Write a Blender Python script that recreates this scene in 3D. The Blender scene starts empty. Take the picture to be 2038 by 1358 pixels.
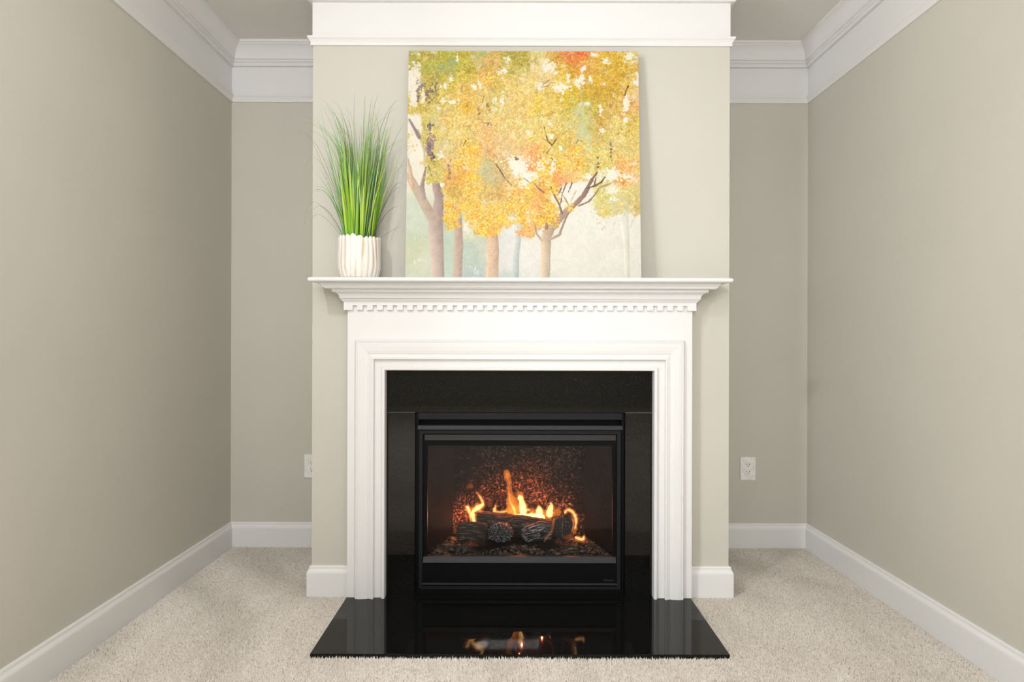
import bpy, bmesh, math, random
import numpy as np
from mathutils import Vector, Matrix, noise as mnoise

random.seed(7); rng = np.random.default_rng(7)
scene = bpy.context.scene
COL = scene.collection
PI = math.pi

# ------------------------------------------------------------------ camera
F, CX, CY, H = 1160.0, 1020.0, 679.0, 1.06      # focal length in pixels (2038 wide), principal point, eye height
cam_d = bpy.data.cameras.new('camera'); cam = bpy.data.objects.new('camera', cam_d); COL.objects.link(cam)
cam_d.sensor_width = 36; cam_d.lens = 36 * F / 2038.0
cam_d.shift_x = -(CX - 1019) / 2038.0
cam_d.clip_start = 0.02
cam.matrix_world = Matrix.Translation((0, 0, H)) @ Matrix.Rotation(PI/2, 4, 'X') @ Matrix.Rotation(math.radians(0.15), 4, 'Z')
scene.camera = cam

# ------------------------------------------------------------------ exposure, world, lights
vs = scene.view_settings
scene.display_settings.display_device = 'sRGB'
vs.view_transform = 'Standard'; vs.look = 'None'; vs.gamma = 1.0; vs.use_curve_mapping = False
vs.exposure = -0.2
world = bpy.data.worlds.new('world'); scene.world = world; world.use_nodes = True
world.node_tree.nodes['Background'].inputs[0].default_value = (0.85, 0.92, 1.0, 1)
world.node_tree.nodes['Background'].inputs[1].default_value = 1.0

def area(name, loc, target, sx, sy, power, color=(1, 1, 1), shape='RECTANGLE'):
    d = bpy.data.lights.new(name, 'AREA'); d.shape = shape; d.size = sx; d.size_y = sy
    d.energy = power; d.color = color
    o = bpy.data.objects.new(name, d); COL.objects.link(o)
    o.location = loc
    o.rotation_euler = (Vector(target) - Vector(loc)).to_track_quat('-Z', 'Y').to_euler()
    return o
CEIL = 2.58
area('window_daylight_left', (-3.22, -1.35, 1.55), (0.6, 2.2, 1.2), 0.7, 1.1, 75, (0.915, 0.96, 1.0))
area('window_daylight_rear', (0.3, -4.45, 1.62), (0, 3, 1.3), 3.4, 1.35, 33, (0.89, 0.945, 1.0))  # added fill from behind the camera, no such source known
area('ceiling_panel_glow', (0.1, -0.9, 2.50), (0.1, -0.9, 0), 2.6, 2.4, 30, (0.915, 0.96, 1.0))  # added overhead fill, there is no lit panel
area('flash_bounced_off_ceiling', (0.0, -0.5, 1.75), (0.0, 0.1, 2.58), 0.5, 0.5, 30, (0.93, 0.965, 1.0))  # added uplight that raises the ambient by way of the ceiling
area('downlight', (-0.36, -2.06, CEIL - 0.012), (-0.36, -2.06, 0), 0.15, 0.15, 34, (1.0, 0.94, 0.85), 'DISK')
area('downlight', (-1.05, 0.55, CEIL - 0.03), (0.75, 2.4, 0.5), 0.12, 0.12, 18, (0.96, 0.975, 1.0), 'DISK')
area('downlight', (1.55, -1.20, CEIL - 0.03), (0.1, 2.4, 0.9), 0.13, 0.13, 7, (0.96, 0.975, 1.0), 'DISK')

# ------------------------------------------------------------------ helpers
def px(x, y, Y):                                 # photograph pixel seen at depth Y -> point in the room
    return ((x - CX) * Y / F, Y, H - (y - CY) * Y / F)
def X_(x, Y): return (x - CX) * Y / F
def Z_(y, Y): return H - (y - CY) * Y / F

def mesh_obj(name, verts, faces, mat=None, parent=None, smooth=False):
    me = bpy.data.meshes.new(name); me.from_pydata([tuple(v) for v in verts], [], faces); me.update()
    if mat: me.materials.append(mat)
    if smooth:
        for p in me.polygons: p.use_smooth = True
    o = bpy.data.objects.new(name, me); COL.objects.link(o)
    if parent is not None:
        o.parent = parent; o.matrix_parent_inverse = parent.matrix_world.inverted()
        o.matrix_parent_inverse = Matrix.Translation(-Vector(parent.location)) if parent.type == 'EMPTY' else Matrix.Identity(4)
    return o
def empty(name, loc=(0, 0, 0)):
    o = bpy.data.objects.new(name, None); o.empty_display_size = 0.05; COL.objects.link(o); o.location = loc
    return o
def tag(o, label=None, cat=None, group=None, kind=None):
    if label: o['label'] = label
    if cat: o['category'] = cat
    if group: o['group'] = group
    if kind: o['kind'] = kind
    return o
def from_bm(name, bm, mat=None, parent=None, smooth=False):
    bmesh.ops.recalc_face_normals(bm, faces=bm.faces)
    me = bpy.data.meshes.new(name); bm.to_mesh(me); bm.free()
    if mat: me.materials.append(mat)
    if smooth:
        for p in me.polygons: p.use_smooth = True
    o = bpy.data.objects.new(name, me); COL.objects.link(o)
    if parent is not None:
        o.parent = parent
        if parent.type == 'EMPTY': o.matrix_parent_inverse = Matrix.Translation(-Vector(parent.location))
    return o
def add_box(bm, x0, x1, y0, y1, z0, z1):
    r = bmesh.ops.create_cube(bm, size=1.0)
    for v in r['verts']:
        v.co = ((x0 if v.co.x < 0 else x1), (y0 if v.co.y < 0 else y1), (z0 if v.co.z < 0 else z1))
    return r['verts']
def box(name, x0, x1, y0, y1, z0, z1, mat, parent=None, bevel=0.0):
    bm = bmesh.new(); add_box(bm, min(x0, x1), max(x0, x1), min(y0, y1), max(y0, y1), min(z0, z1), max(z0, z1))
    if bevel > 0:
        bmesh.ops.bevel(bm, geom=bm.edges[:], offset=bevel, segments=2, affect='EDGES', profile=0.6)
    return from_bm(name, bm, mat, parent)
def pbox(name, x0, y0, x1, y1, Yf, Yb, mat, parent=None, bevel=0.0):    # box whose front face fills the pixel rectangle at depth Yf
    return box(name, X_(x0, Yf), X_(x1, Yf), Yf, Yb, Z_(y1, Yf), Z_(y0, Yf), mat, parent, bevel)
def ring(name, xo0, xo1, zo0, zo1, w, Yf, Yb, mat, parent=None, wb=None, wt=None):   # rectangular frame
    wb = w if wb is None else wb; wt = w if wt is None else wt
    o_ = [(xo0, zo0), (xo1, zo0), (xo1, zo1), (xo0, zo1)]
    i_ = [(xo0 + w, zo0 + wb), (xo1 - w, zo0 + wb), (xo1 - w, zo1 - wt), (xo0 + w, zo1 - wt)]
    v = [(x, Yf, z) for x, z in o_] + [(x, Yf, z) for x, z in i_] + [(x, Yb, z) for x, z in o_] + [(x, Yb, z) for x, z in i_]
    f = []
    for k in range(4):
        n = (k + 1) % 4
        f += [(k, n, 4 + n, 4 + k), (8 + k, 12 + k, 12 + n, 8 + n), (k, 8 + k, 8 + n, n), (4 + k, 4 + n, 12 + n, 12 + k)]
    bm = bmesh.new(); vv = [bm.verts.new(c) for c in v]
    for q in f: bm.faces.new([vv[i] for i in q])
    return from_bm(name, bm, mat, parent)

def sweep(path, profile, seg, start=None, end=None):
    """profile = list of (offset from the wall, height); path = plan points with the room on the RIGHT hand side.
    Returns verts, faces for segment seg, mitred at path corners."""
    P = [Vector(p) for p in path]
    def nrm(a, b):
        d = (b - a).normalized(); return Vector((d.y, -d.x))
    def off(i):
        if i == 0: n = nrm(P[0], P[1]); return n
        if i == len(P) - 1: return nrm(P[-2], P[-1])
        n1, n2 = nrm(P[i-1], P[i]), nrm(P[i], P[i+1])
        m = (n1 + n2); return m / max(1e-6, m.dot(n1))
    A, B = P[seg], P[seg + 1]; oa, ob = off(seg), off(seg + 1)
    n = len(profile)
    v = [(A.x + oa.x * p, A.y + oa.y * p, z) for p, z in profile] + [(B.x + ob.x * p, B.y + ob.y * p, z) for p, z in profile]
    f = [(i, i + 1, n + i + 1, n + i) for i in range(n - 1)] + [(n - 1, 0, n, 2 * n - 1)]
    f += [tuple(range(n)), tuple(range(2 * n - 1, n - 1, -1))]
    return v, f
def sweep_obj(name, path, profile, segs, mat, parent=None):
    bm = bmesh.new()
    for s in segs:
        v, f = sweep(path, profile, s)
        vv = [bm.verts.new(c) for c in v]
        for q in f: bm.faces.new([vv[i] for i in q])
    return from_bm(name, bm, mat, parent)

# ------------------------------------------------------------------ materials
def new_mat(name):
    m = bpy.data.materials.new(name); m.use_nodes = True
    nt = m.node_tree; b = nt.nodes['Principled BSDF']
    return m, nt, b
def srgb(r, g, b):
    f = lambda c: (c / 255.0) / 12.92 if c / 255.0 <= 0.04045 else ((c / 255.0 + 0.055) / 1.055) ** 2.4
    return (f(r), f(g), f(b), 1)
def N(nt, t, **kw):
    n = nt.nodes.new(t)
    for k, v in kw.items(): setattr(n, k, v)
    return n
def noise_node(nt, scale, detail=3, rough=0.5, vec=None, dim=None):
    n = N(nt, 'ShaderNodeTexNoise'); n.inputs['Scale'].default_value = scale
    n.inputs['Detail'].default_value = detail; n.inputs['Roughness'].default_value = rough
    if vec is not None: nt.links.new(vec, n.inputs['Vector'])
    return n
def ramp(nt, fac, stops):
    r = N(nt, 'ShaderNodeValToRGB'); nt.links.new(fac, r.inputs[0])
    e = r.color_ramp.elements
    while len(e) > 1: e.remove(e[-1])
    e[0].position, e[0].color = stops[0]
    for p, c in stops[1:]:
        k = e.new(p); k.color = c
    return r
def bump(nt, b, height, strength, dist=0.001):
    n = N(nt, 'ShaderNodeBump'); n.inputs['Strength'].default_value = strength; n.inputs['Distance'].default_value = dist
    nt.links.new(height, n.inputs['Height']); nt.links.new(n.outputs[0], b.inputs['Normal']); return n
def coord(nt, which='Object'):
    return N(nt, 'ShaderNodeTexCoord').outputs[which]
def scaled(nt, vec, s):
    m = N(nt, 'ShaderNodeMapping'); m.inputs['Scale'].default_value = s; nt.links.new(vec, m.inputs['Vector']); return m.outputs[0]

def paint_mat(name, c, rough=0.6, var=0.03, bscale=260, bstr=0.12, spec=0.3):
    m, nt, b = new_mat(name)
    co = coord(nt)
    n = noise_node(nt, 1.7, 4, 0.55, co)
    lo = tuple(x * (1 - var) for x in c[:3]) + (1,); hi = tuple(min(1, x * (1 + var)) for x in c[:3]) + (1,)
    r = ramp(nt, n.outputs[0], [(0.3, lo), (0.7, hi)]); nt.links.new(r.outputs[0], b.inputs['Base Color'])
    b.inputs['Roughness'].default_value = rough; b.inputs['Specular IOR Level'].default_value = spec
    n2 = noise_node(nt, bscale, 2, 0.5, co); bump(nt, b, n2.outputs[0], bstr, 0.0006)
    return m
M_WALL = paint_mat('greige_wall_paint', srgb(203, 199, 188), 0.62, 0.025)
M_TRIM = paint_mat('white_trim_paint', srgb(231, 230, 228), 0.38, 0.012, 90, 0.05, 0.45)
M_CEIL = paint_mat('ceiling_paint', srgb(230, 227, 222), 0.8, 0.02)

def granite_mat():
    m, nt, b = new_mat('black_granite')
    co = coord(nt)
    v = N(nt, 'ShaderNodeTexVoronoi'); v.inputs['Scale'].default_value = 420; nt.links.new(co, v.inputs['Vector'])
    n = noise_node(nt, 240, 3, 0.7, co)
    mx = N(nt, 'ShaderNodeMath', operation='MULTIPLY'); nt.links.new(v.outputs['Color'], mx.inputs[0]); nt.links.new(n.outputs[0], mx.inputs[1])
    r = ramp(nt, mx.outputs[0], [(0.0, (0.003, 0.003, 0.003, 1)), (0.42, (0.006, 0.006, 0.0055, 1)), (0.54, (0.02, 0.02, 0.018, 1)), (0.66, (0.07, 0.068, 0.058, 1))])
    nt.links.new(r.outputs[0], b.inputs['Base Color'])
    b.inputs['Roughness'].default_value = 0.03; b.inputs['IOR'].default_value = 1.39
    return m
M_GRAN = granite_mat()
def simple(name, c, rough=0.5, metal=0.0, spec=0.5, bs=None, bstr=0.1):
    m, nt, b = new_mat(name)
    n = noise_node(nt, 35, 4, 0.6, coord(nt))
    lo = tuple(x * 0.88 for x in c[:3]) + (1,); hi = tuple(min(1, x * 1.12) for x in c[:3]) + (1,)
    r = ramp(nt, n.outputs[0], [(0.3, lo), (0.7, hi)]); nt.links.new(r.outputs[0], b.inputs['Base Color'])
    b.inputs['Roughness'].default_value = rough; b.inputs['Metallic'].default_value = metal; b.inputs['Specular IOR Level'].default_value = spec
    if bs:
        n2 = noise_node(nt, bs, 2, 0.5, coord(nt)); bump(nt, b, n2.outputs[0], bstr, 0.0005)
    return m
M_BLACK = simple('black_powder_coat', (0.0025, 0.0025, 0.003, 1), 0.5, 0, 0.12, 900, 0.15)
M_SATIN = simple('charcoal_satin_metal', (0.010, 0.010, 0.0125, 1), 0.5, 0, 0.2, 900, 0.15)
M_SATIN2 = simple('grey_satin_metal', (0.026, 0.025, 0.028, 1), 0.5, 0, 0.25, 900, 0.1)
M_PLAST = simple('white_plastic', srgb(240, 238, 234), 0.35)
M_SLOT = simple('dark_slot', (0.01, 0.01, 0.01, 1), 0.6)
M_GROUT = simple('grey_grout', srgb(150, 148, 146), 0.8)
M_LOGO = simple('grey_print', srgb(58, 58, 60), 0.6)
M_SOIL = simple('potting_soil', (0.02, 0.015, 0.01, 1), 0.9, 0, 0.2, 200, 0.8)

# ------------------------------------------------------------------ the room
YC, YB = 2.431, 3.01                    # chimney face, alcove back wall
XCL, XCR = X_(621.5, YC), X_(1451, YC)  # chimney sides
XL, XR = X_(460, YB), X_(1607, YB)      # alcove corners
YE = 0.75                               # where the side walls end and the living room opens
XRE = XR + (YB - YE) * 0.0155           # right wall runs very slightly outwards
RX0, RX1, RY0 = -3.4, 3.4, -4.73        # the living room behind the camera
ZF = -0.008                             # floor under the pile
FX0, FX1, FZ1 = X_(829, 2.43), X_(1243, 2.43), Z_(823, 2.43)   # hole for the fire insert

S = lambda o: tag(o, kind='structure')
def prism_wall(name, pts, z0, z1, mat):
    bm = bmesh.new(); a = [bm.verts.new((x, y, z0)) for x, y in pts]; b_ = [bm.verts.new((x, y, z1)) for x, y in pts]
    n = len(pts); bm.faces.new(a[::-1]); bm.faces.new(b_)
    for i in range(n): bm.faces.new((a[i], a[(i+1) % n], b_[(i+1) % n], b_[i]))
    return S(from_bm(name, bm, mat))
T = 0.12
prism_wall('wall_left', [(XL, YE), (XL, YB), (XL - T, YB), (XL - T, YE)], ZF, CEIL, M_WALL)
prism_wall('wall_right', [(XRE, YE), (XRE + T, YE), (XR + T, YB), (XR, YB)], ZF, CEIL, M_WALL)
prism_wall('wall_back', [(XL - T, YB), (XR + T, YB), (XR + T, YB + T), (XL - T, YB + T)], ZF, CEIL, M_WALL)
# chimney breast with the opening for the fire
bm = bmesh.new()
add_box(bm, XCL, FX0, YC, YB, ZF, CEIL); add_box(bm, FX1, XCR, YC, YB, ZF, CEIL); add_box(bm, FX0, FX1, YC, YB, FZ1, CEIL)
bmesh.ops.remove_doubles(bm, verts=bm.verts, dist=1e-5)
S(from_bm('wall_chimney', bm, M_WALL))
# living room shell behind the camera, windows left and rear; the rear one made up to frame a fill
prism_wall('wall_left_return', [(RX0, YE), (XL - T, YE), (XL - T, YE + T), (RX0, YE + T)], ZF, CEIL, M_WALL)
prism_wall('wall_right_return', [(XRE + T, YE), (RX1, YE), (RX1, YE + T), (XRE + T, YE + T)], ZF, CEIL, M_WALL)
prism_wall('wall_living_right', [(RX1, RY0), (RX1 + T, RY0), (RX1 + T, YE + T), (RX1, YE + T)], ZF, CEIL, M_WALL)
def window_wall(name, axis, fixed, a0, a1, w0, w1, z0, z1, n):
    def bx_(bm, p0, p1, q0, q1, d0=0.0, d1=T):
        if axis == 'x': add_box(bm, fixed - d1, fixed - d0, p0, p1, q0, q1)
        else: add_box(bm, p0, p1, fixed - d1, fixed - d0, q0, q1)
    bm = bmesh.new()
    bx_(bm, a0, w0, ZF, CEIL); bx_(bm, w1, a1, ZF, CEIL); bx_(bm, w0, w1, ZF, z0); bx_(bm, w0, w1, z1, CEIL)
    S(from_bm(name, bm, M_WALL))
    bm = bmesh.new()
    bx_(bm, w0 - .08, w0 + .03, z0 - .08, z1 + .08, -.02, .08); bx_(bm, w1 - .03, w1 + .08, z0 - .08, z1 + .08, -.02, .08)
    bx_(bm, w0, w1, z1 - .03, z1 + .08, -.02, .08); bx_(bm, w0, w1, z0 - .08, z0 + .03, -.04, .08)
    bx_(bm, (w0+w1)/2 - .02, (w0+w1)/2 + .02, z0, z1, .03, .07); bx_(bm, w0, w1, (z0+z1)/2 - .02, (z0+z1)/2 + .02, .03, .07)
    S(from_bm('window_%d' % n, bm, M_TRIM))
window_wall('wall_living_left', 'x', RX0, RY0, YE + T, -1.95, -0.75, 0.9, 2.2, 1)
window_wall('wall_living_rear', 'y', RY0, RX0, RX1, -1.4, 2.0, 0.95, 2.3, 2)  # made-up opening and frame around the rear fill
ceil = S(box('ceiling', RX0, RX1, RY0, YB + T, CEIL, CEIL + 0.1, M_CEIL))

# ---- floor and carpet pile
def carpet_mat(name, attr):
    m, nt, b = new_mat(name)
    co = coord(nt)
    big = noise_node(nt, 3.2, 4, 0.6, scaled(nt, co, (1.0, 0.45, 1)))
    fine = noise_node(nt, 380, 2, 0.6, co)
    if attr:
        a = N(nt, 'ShaderNodeAttribute'); a.attribute_name = 'tone'; src = a.outputs['Fac']
    else: src = fine.outputs[0]
    r = ramp(nt, src, [(0.0, srgb(168, 152, 136)), (0.3, srgb(230, 218, 205)), (0.75, srgb(248, 241, 231)), (1.0, srgb(255, 252, 247))])
    r2 = ramp(nt, big.outputs[0], [(0.38, (0.90, 0.89, 0.88, 1)), (0.60, (1, 1, 1, 1))])
    mx = N(nt, 'ShaderNodeMix', data_type='RGBA', blend_type='MULTIPLY'); mx.inputs[0].default_value = 1
    nt.links.new(r.outputs[0], mx.inputs[6]); nt.links.new(r2.outputs[0], mx.inputs[7])
    nt.links.new(mx.outputs[2], b.inputs['Base Color'])
    b.inputs['Roughness'].default_value = 0.95; b.inputs['Specular IOR Level'].default_value = 0.1
    return m
M_CARPET = carpet_mat('beige_carpet_pile', True)
M_FLOOR = carpet_mat('beige_carpet_backing', False)
S(box('floor', RX0, RX1, RY0, YB + T, ZF - 0.05, ZF, M_FLOOR))
HX0, HX1, HY0, HZ = X_(618.5, 1.949), X_(1454.5, 1.949), 1.949, 0.012
def carpet():
    sp = 0.0036
    xs = np.arange(XL + .004, XRE, sp); ys = np.arange(1.55, YB, sp)
    gx, gy = np.meshgrid(xs, ys); gx = gx.ravel() + rng.uniform(-.45, .45, gx.size) * sp; gy = gy.ravel() + rng.uniform(-.45, .45, gy.size) * sp
    keep = ~((gx > HX0 - .001) & (gx < HX1 + .001) & (gy > HY0 - .001))
    keep &= ~((gx > XCL - .017) & (gx < XCR + .017) & (gy > YC - .017))
    keep &= (gx > XL + .017) & (gy < YB - .017) & (gx < XR + (YB - gy) * .0155 - .017)
    gx, gy = gx[keep], gy[keep]; n = gx.size
    hgt = rng.uniform(.0055, .0098, n); r = rng.uniform(.0026, .0038, n)
    near = (gy > HY0 - .011) & (gx > HX0 - .004) & (gx < HX1 + .004) & (gy < HY0)
    hgt[near] += rng.uniform(0, .008, n)[near]
    ph = rng.uniform(0, 2 * PI, n)
    la = rng.uniform(0, 2 * PI, n); lr = rng.uniform(0, .0032, n)
    # lay of the pile: vacuum strokes lean it in bands
    band = np.sin((gx * .8 + gy * .55) * 17 + np.sin(gy * 5) * 1.5)
    lx = np.cos(la) * lr + band * .0022; ly = np.sin(la) * lr - band * .0018
    V = np.zeros((n, 4, 3), np.float32)
    for k in range(3):
        V[:, k, 0] = gx + r * np.cos(ph + k * 2 * PI / 3); V[:, k, 1] = gy + r * np.sin(ph + k * 2 * PI / 3); V[:, k, 2] = ZF
    V[:, 3, 0] = gx + lx; V[:, 3, 1] = gy + ly; V[:, 3, 2] = ZF + hgt
    base = (np.arange(n) * 4)[:, None]
    tri = np.array([[0, 1, 3], [1, 2, 3], [2, 0, 3]])
    I = (base[:, :, None] + tri[None]).reshape(-1).astype(np.int32)
    me = bpy.data.meshes.new('carpet_pile'); me.vertices.add(n * 4); me.vertices.foreach_set('co', V.reshape(-1))
    me.loops.add(I.size); me.loops.foreach_set('vertex_index', I)
    me.polygons.add(I.size // 3); me.polygons.foreach_set('loop_start', np.arange(0, I.size, 3, dtype=np.int32))
    me.polygons.foreach_set('loop_total', np.full(I.size // 3, 3, np.int32))
    at = me.attributes.new('tone', 'FLOAT', 'POINT')
    tone = np.repeat(np.clip(rng.beta(2.6, 2.0, n), 0, 1), 4).astype(np.float32); at.data.foreach_set('value', tone)
    me.materials.append(M_CARPET); me.update(); me.validate()
    o = bpy.data.objects.new('carpet', me); COL.objects.link(o)
    tag(o, 'beige speckled cut pile carpet covering the floor around the black hearth', 'carpet', kind='stuff')
carpet()

# ---- baseboards, frieze and crown (room is on the right hand of this path)
PATH = [(XL, YE), (XL, YB), (XCL, YB), (XCL, YC), (XCR, YC), (XCR, YB), (XR, YB), (XRE, YE)]
BASE = [(0, ZF), (.016, ZF), (.016, .092), (.0152, .098), (.0125, .104), (.0095, .109), (.0085, .114), (.0085, .118), (.006, .1225), (0, .1225)]
BAND = [(0, 2.289), (.007, 2.289), (.0085, 2.292), (.0085, 2.2965), (.006, 2.299), (.008, 2.303), (.013, 2.311), (.0175, 2.316), (.0185, 2.318), (.0185, 2.3235), (.002, 2.3255), (0, 2.3255)]
BOARD = [(0, 2.3255), (.002, 2.3255), (.002, 2.474), (0, 2.474)]
cove = [(.030 + .036 * (1 - math.cos(t * PI / 2)) * 0.9 + .003 * t, 2.502 + .060 * math.sin(t * PI / 2) ** 1.0 * (0.62 + .38 * t)) for t in [i / 8 for i in range(9)]]
CROWN = [(0, 2.470), (.017, 2.470), (.019, 2.473), (.019, 2.484), (.015, 2.4865), (.022, 2.491), (.024, 2.495), (.0225, 2.499), (.030, 2.5015)] + cove[1:] + [(.0665, 2.5655), (.073, 2.5675), (.073, CEIL), (0, CEIL)]
MX0, MX1 = X_(691.8, 2.378), X_(1377.7, 2.378)      # mantelpiece outer sides
names = ['left', 'back', 'chimney_left', 'front', 'chimney_right', 'back_right', 'right']
for i, nm in enumerate(names):
    if nm == 'front':
        pa = [(XCL, YB), (XCL, YC), (MX0, YC)]; S(sweep_obj('baseboard_front_left', pa, BASE, [1], M_TRIM))
        pa = [(MX1, YC), (XCR, YC), (XCR, YB)]; S(sweep_obj('baseboard_front_right', pa, BASE, [0], M_TRIM))
    else:
        S(sweep_obj('baseboard_' + nm, PATH, BASE, [i], M_TRIM))
    t = S(sweep_obj('trim_%d' % (i + 1), PATH, BOARD, [i], M_TRIM))
    for pn, pr in (('picture_rail', BAND), ('crown_moulding', CROWN)):
        v = sweep_obj(pn, PATH, pr, [i], M_TRIM); v.parent = t

# ------------------------------------------------------------------ hearth slab
hearth = box('hearth_slab', HX0, HX1, HY0, YC - .001, ZF + .002, HZ, M_GRAN, bevel=0.0012)
tag(hearth, 'polished black granite hearth slab lying in the carpet before the fire', 'hearth')

# ------------------------------------------------------------------ granite facing around the fire
YG = 2.4025
gr = empty('granite_facing', (X_(1034, YG), YG, HZ)); tag(gr, 'black granite facing of three slabs between white mantelpiece and fire', 'fireplace facing')
bpy.context.view_layer.update()
GX0, GX1, GZ1 = -.5178, .5768, .9395
IX0, IX1, IZ1 = X_(826.5, YG), X_(1245, YG), Z_(821.3, YG)
J = .0006
box('slab', GX0 - .012, GX1 + .012, YG, YC - .002, IZ1 + J, GZ1 + .012, M_GRAN, gr)
box('slab', GX0 - .012, IX0, YG, YC - .002, HZ, IZ1 - J, M_GRAN, gr)
box('slab', IX1, GX1 + .012, YG, YC - .002, HZ, IZ1 - J, M_GRAN, gr)
bm = bmesh.new(); add_box(bm, GX0 - .01, IX0 - .001, YG + .0006, YC - .003, IZ1 - J, IZ1 + J); from_bm('grout_line', bm, M_GROUT, gr)
bm = bmesh.new(); add_box(bm, IX1 + .001, GX1 + .01, YG + .0006, YC - .003, IZ1 - J, IZ1 + J)
from_bm('grout_line', bm, M_GROUT, gr)

# ------------------------------------------------------------------ mantelpiece
YM = 2.378
mp = empty('mantelpiece', ((MX0 + MX1) / 2, YM, HZ)); tag(mp, 'white painted wooden mantelpiece with dentil row and moulded shelf around the fireplace', 'mantelpiece')
bpy.context.view_layer.update()
ZD0, ZD1 = 1.1843, 1.2037
bm = bmesh.new()
add_box(bm, MX0, GX0 - .012, YM, YC - .0005, HZ, ZD1 + .01); add_box(bm, GX1 + .012, MX1, YM, YC - .0005, HZ, ZD1 + .01)
add_box(bm, GX0 - .012, GX1 + .012, YM, YC - .0005, GZ1 + .012, ZD1 + .01)
bmesh.ops.remove_doubles(bm, verts=bm.verts, dist=1e-6)
from_bm('back_board', bm, M_TRIM, mp)
# casing: profile of (distance outward from the opening, depth)
CAS = [(0, YG - .0005), (0, 2.368), (.0025, 2.3645), (.0105, 2.3645), (.0135, 2.368), (.0135, 2.377), (.0445, 2.377), (.0445, 2.3625), (.0465, 2.3605), (.052, 2.3605), (.0535, 2.363),
       (.061, 2.3642), (.0635, 2.3668), (.0665, 2.3668), (.069, 2.3642), (.080, 2.3618), (.098, 2.3602), (.109, 2.3602), (.1105, 2.3625), (.1135, 2.3625), (.1145, 2.3605), (.117, 2.3605),
       (.119, 2.366), (.1225, 2.3725), (.126, 2.3785)]
def casing(path_corners, segs_name):
    out = []
    def loc(c, u, d):      # c = 0 left bottom, 1 left top, 2 right top, 3 right bottom
        return [(GX0 - u, d, HZ), (GX0 - u, d, GZ1 + u), (GX1 + u, d, GZ1 + u), (GX1 + u, d, HZ)][c]
    for (a, b), nm in zip(((0, 1), (1, 2), (2, 3)), segs_name):
        n = len(CAS); v = [loc(a, u, d) for u, d in CAS] + [loc(b, u, d) for u, d in CAS]
        f = [(i, i + 1, n + i + 1, n + i) for i in range(n - 1)] + [tuple(range(n)), tuple(range(2*n - 1, n - 1, -1)), (n - 1, 0, n, 2 * n - 1)]
        bm = bmesh.new(); vv = [bm.verts.new(c) for c in v]
        for q in f: bm.faces.new([vv[i] for i in q])
        from_bm(nm, bm, M_TRIM, mp)
casing(None, ('leg_moulding', 'head_moulding', 'leg_moulding'))
RET = [(MX0, YC - .0005), (MX0, YM), (MX1, YM), (MX1, YC - .0005)]
# path needs the outside on its right: go left side (towards the camera), front, right side
def ret_sweep(name, prof):
    return sweep_obj(name, RET, [(p, z) for p, z in prof], [0, 1, 2], M_TRIM, mp)
def check_side():
    v, f = sweep(RET, [(0, 0), (.01, 0)], 1); return v[1][1] < YM
if not check_side(): RET = RET[::-1]
ret_sweep('dentil_band', [(0, ZD1), (.0127, ZD1), (.0127, 1.2165), (0, 1.2165)])
ret_sweep('bed_moulding', [(0, 1.2165), (.0145, 1.2165), (.0150, 1.2185), (.0195, 1.2225), (.0205, 1.2255), (.0239, 1.2262), (.0239, 1.2295), (0, 1.2295)])
cv = [(.0262 + .0125 * (1 - math.cos(t * PI / 2)), 1.2305 + .0215 * math.sin(t * PI / 2)) for t in [i / 6 for i in range(7)]]
ret_sweep('crown_moulding', [(0, 1.2295)] + cv + [(.0410, 1.2532), (.0425, 1.2555), (.0497, 1.2562), (.0497, 1.2675), (0, 1.2675)])
ret_sweep('shelf_moulding', [(0, 1.2675), (.0725, 1.2675), (.0735, 1.2705), (.0775, 1.2712), (.0785, 1.2755), (.0825, 1.281), (.0857, 1.284), (.0857, 1.2895), (0, 1.2895)])
SHX0, SHX1, SHY, SHZ0, SHZ1 = MX0 - .1217, MX1 + .1217, 2.2563, 1.2895, 1.307
nose = [(SHY + .00875 - .00875 * math.cos(a), (SHZ0 + SHZ1) / 2 + .00875 * math.sin(a)) for a in [(-90 + 15 * k) * PI / 180 for k in range(13)]]
def shelf():
    cap = 0.00875; zm = (SHZ0 + SHZ1) / 2; ring_, faces = [], []
    prof = [(-cap * math.cos(a), zm + cap * math.sin(a)) for a in [(-90 + 15 * k) * PI / 180 for k in range(13)]]   # outward offset, z
    pts = []
    for p, z in prof: # corners of shelf at inset cap
        e = -p - cap   # e = outward minus cap
        pts.append([(SHX0 - e, YC - .0005, z), (SHX0 - e, SHY - e, z), (SHX1 + e, SHY - e, z), (SHX1 + e, YC - .0005, z)])
    V = [c for row in pts for c in row]; Fc = []
    for i in range(len(pts) - 1):
        for k in range(3): Fc.append((4*i + k, 4*i + k + 1, 4*i + 4 + k + 1, 4*i + 4 + k))
        Fc.append((4*i + 3, 4*i, 4*i + 4, 4*i + 7))
    Fc.append((0, 1, 2, 3)); L = 4 * (len(pts) - 1); Fc.append((L, L + 3, L + 2, L + 1))
    bm = bmesh.new(); vv = [bm.verts.new(c) for c in V]
    for q in Fc: bm.faces.new([vv[i] for i in q])
    from_bm('shelf', bm, M_TRIM, mp)
shelf()
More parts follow.
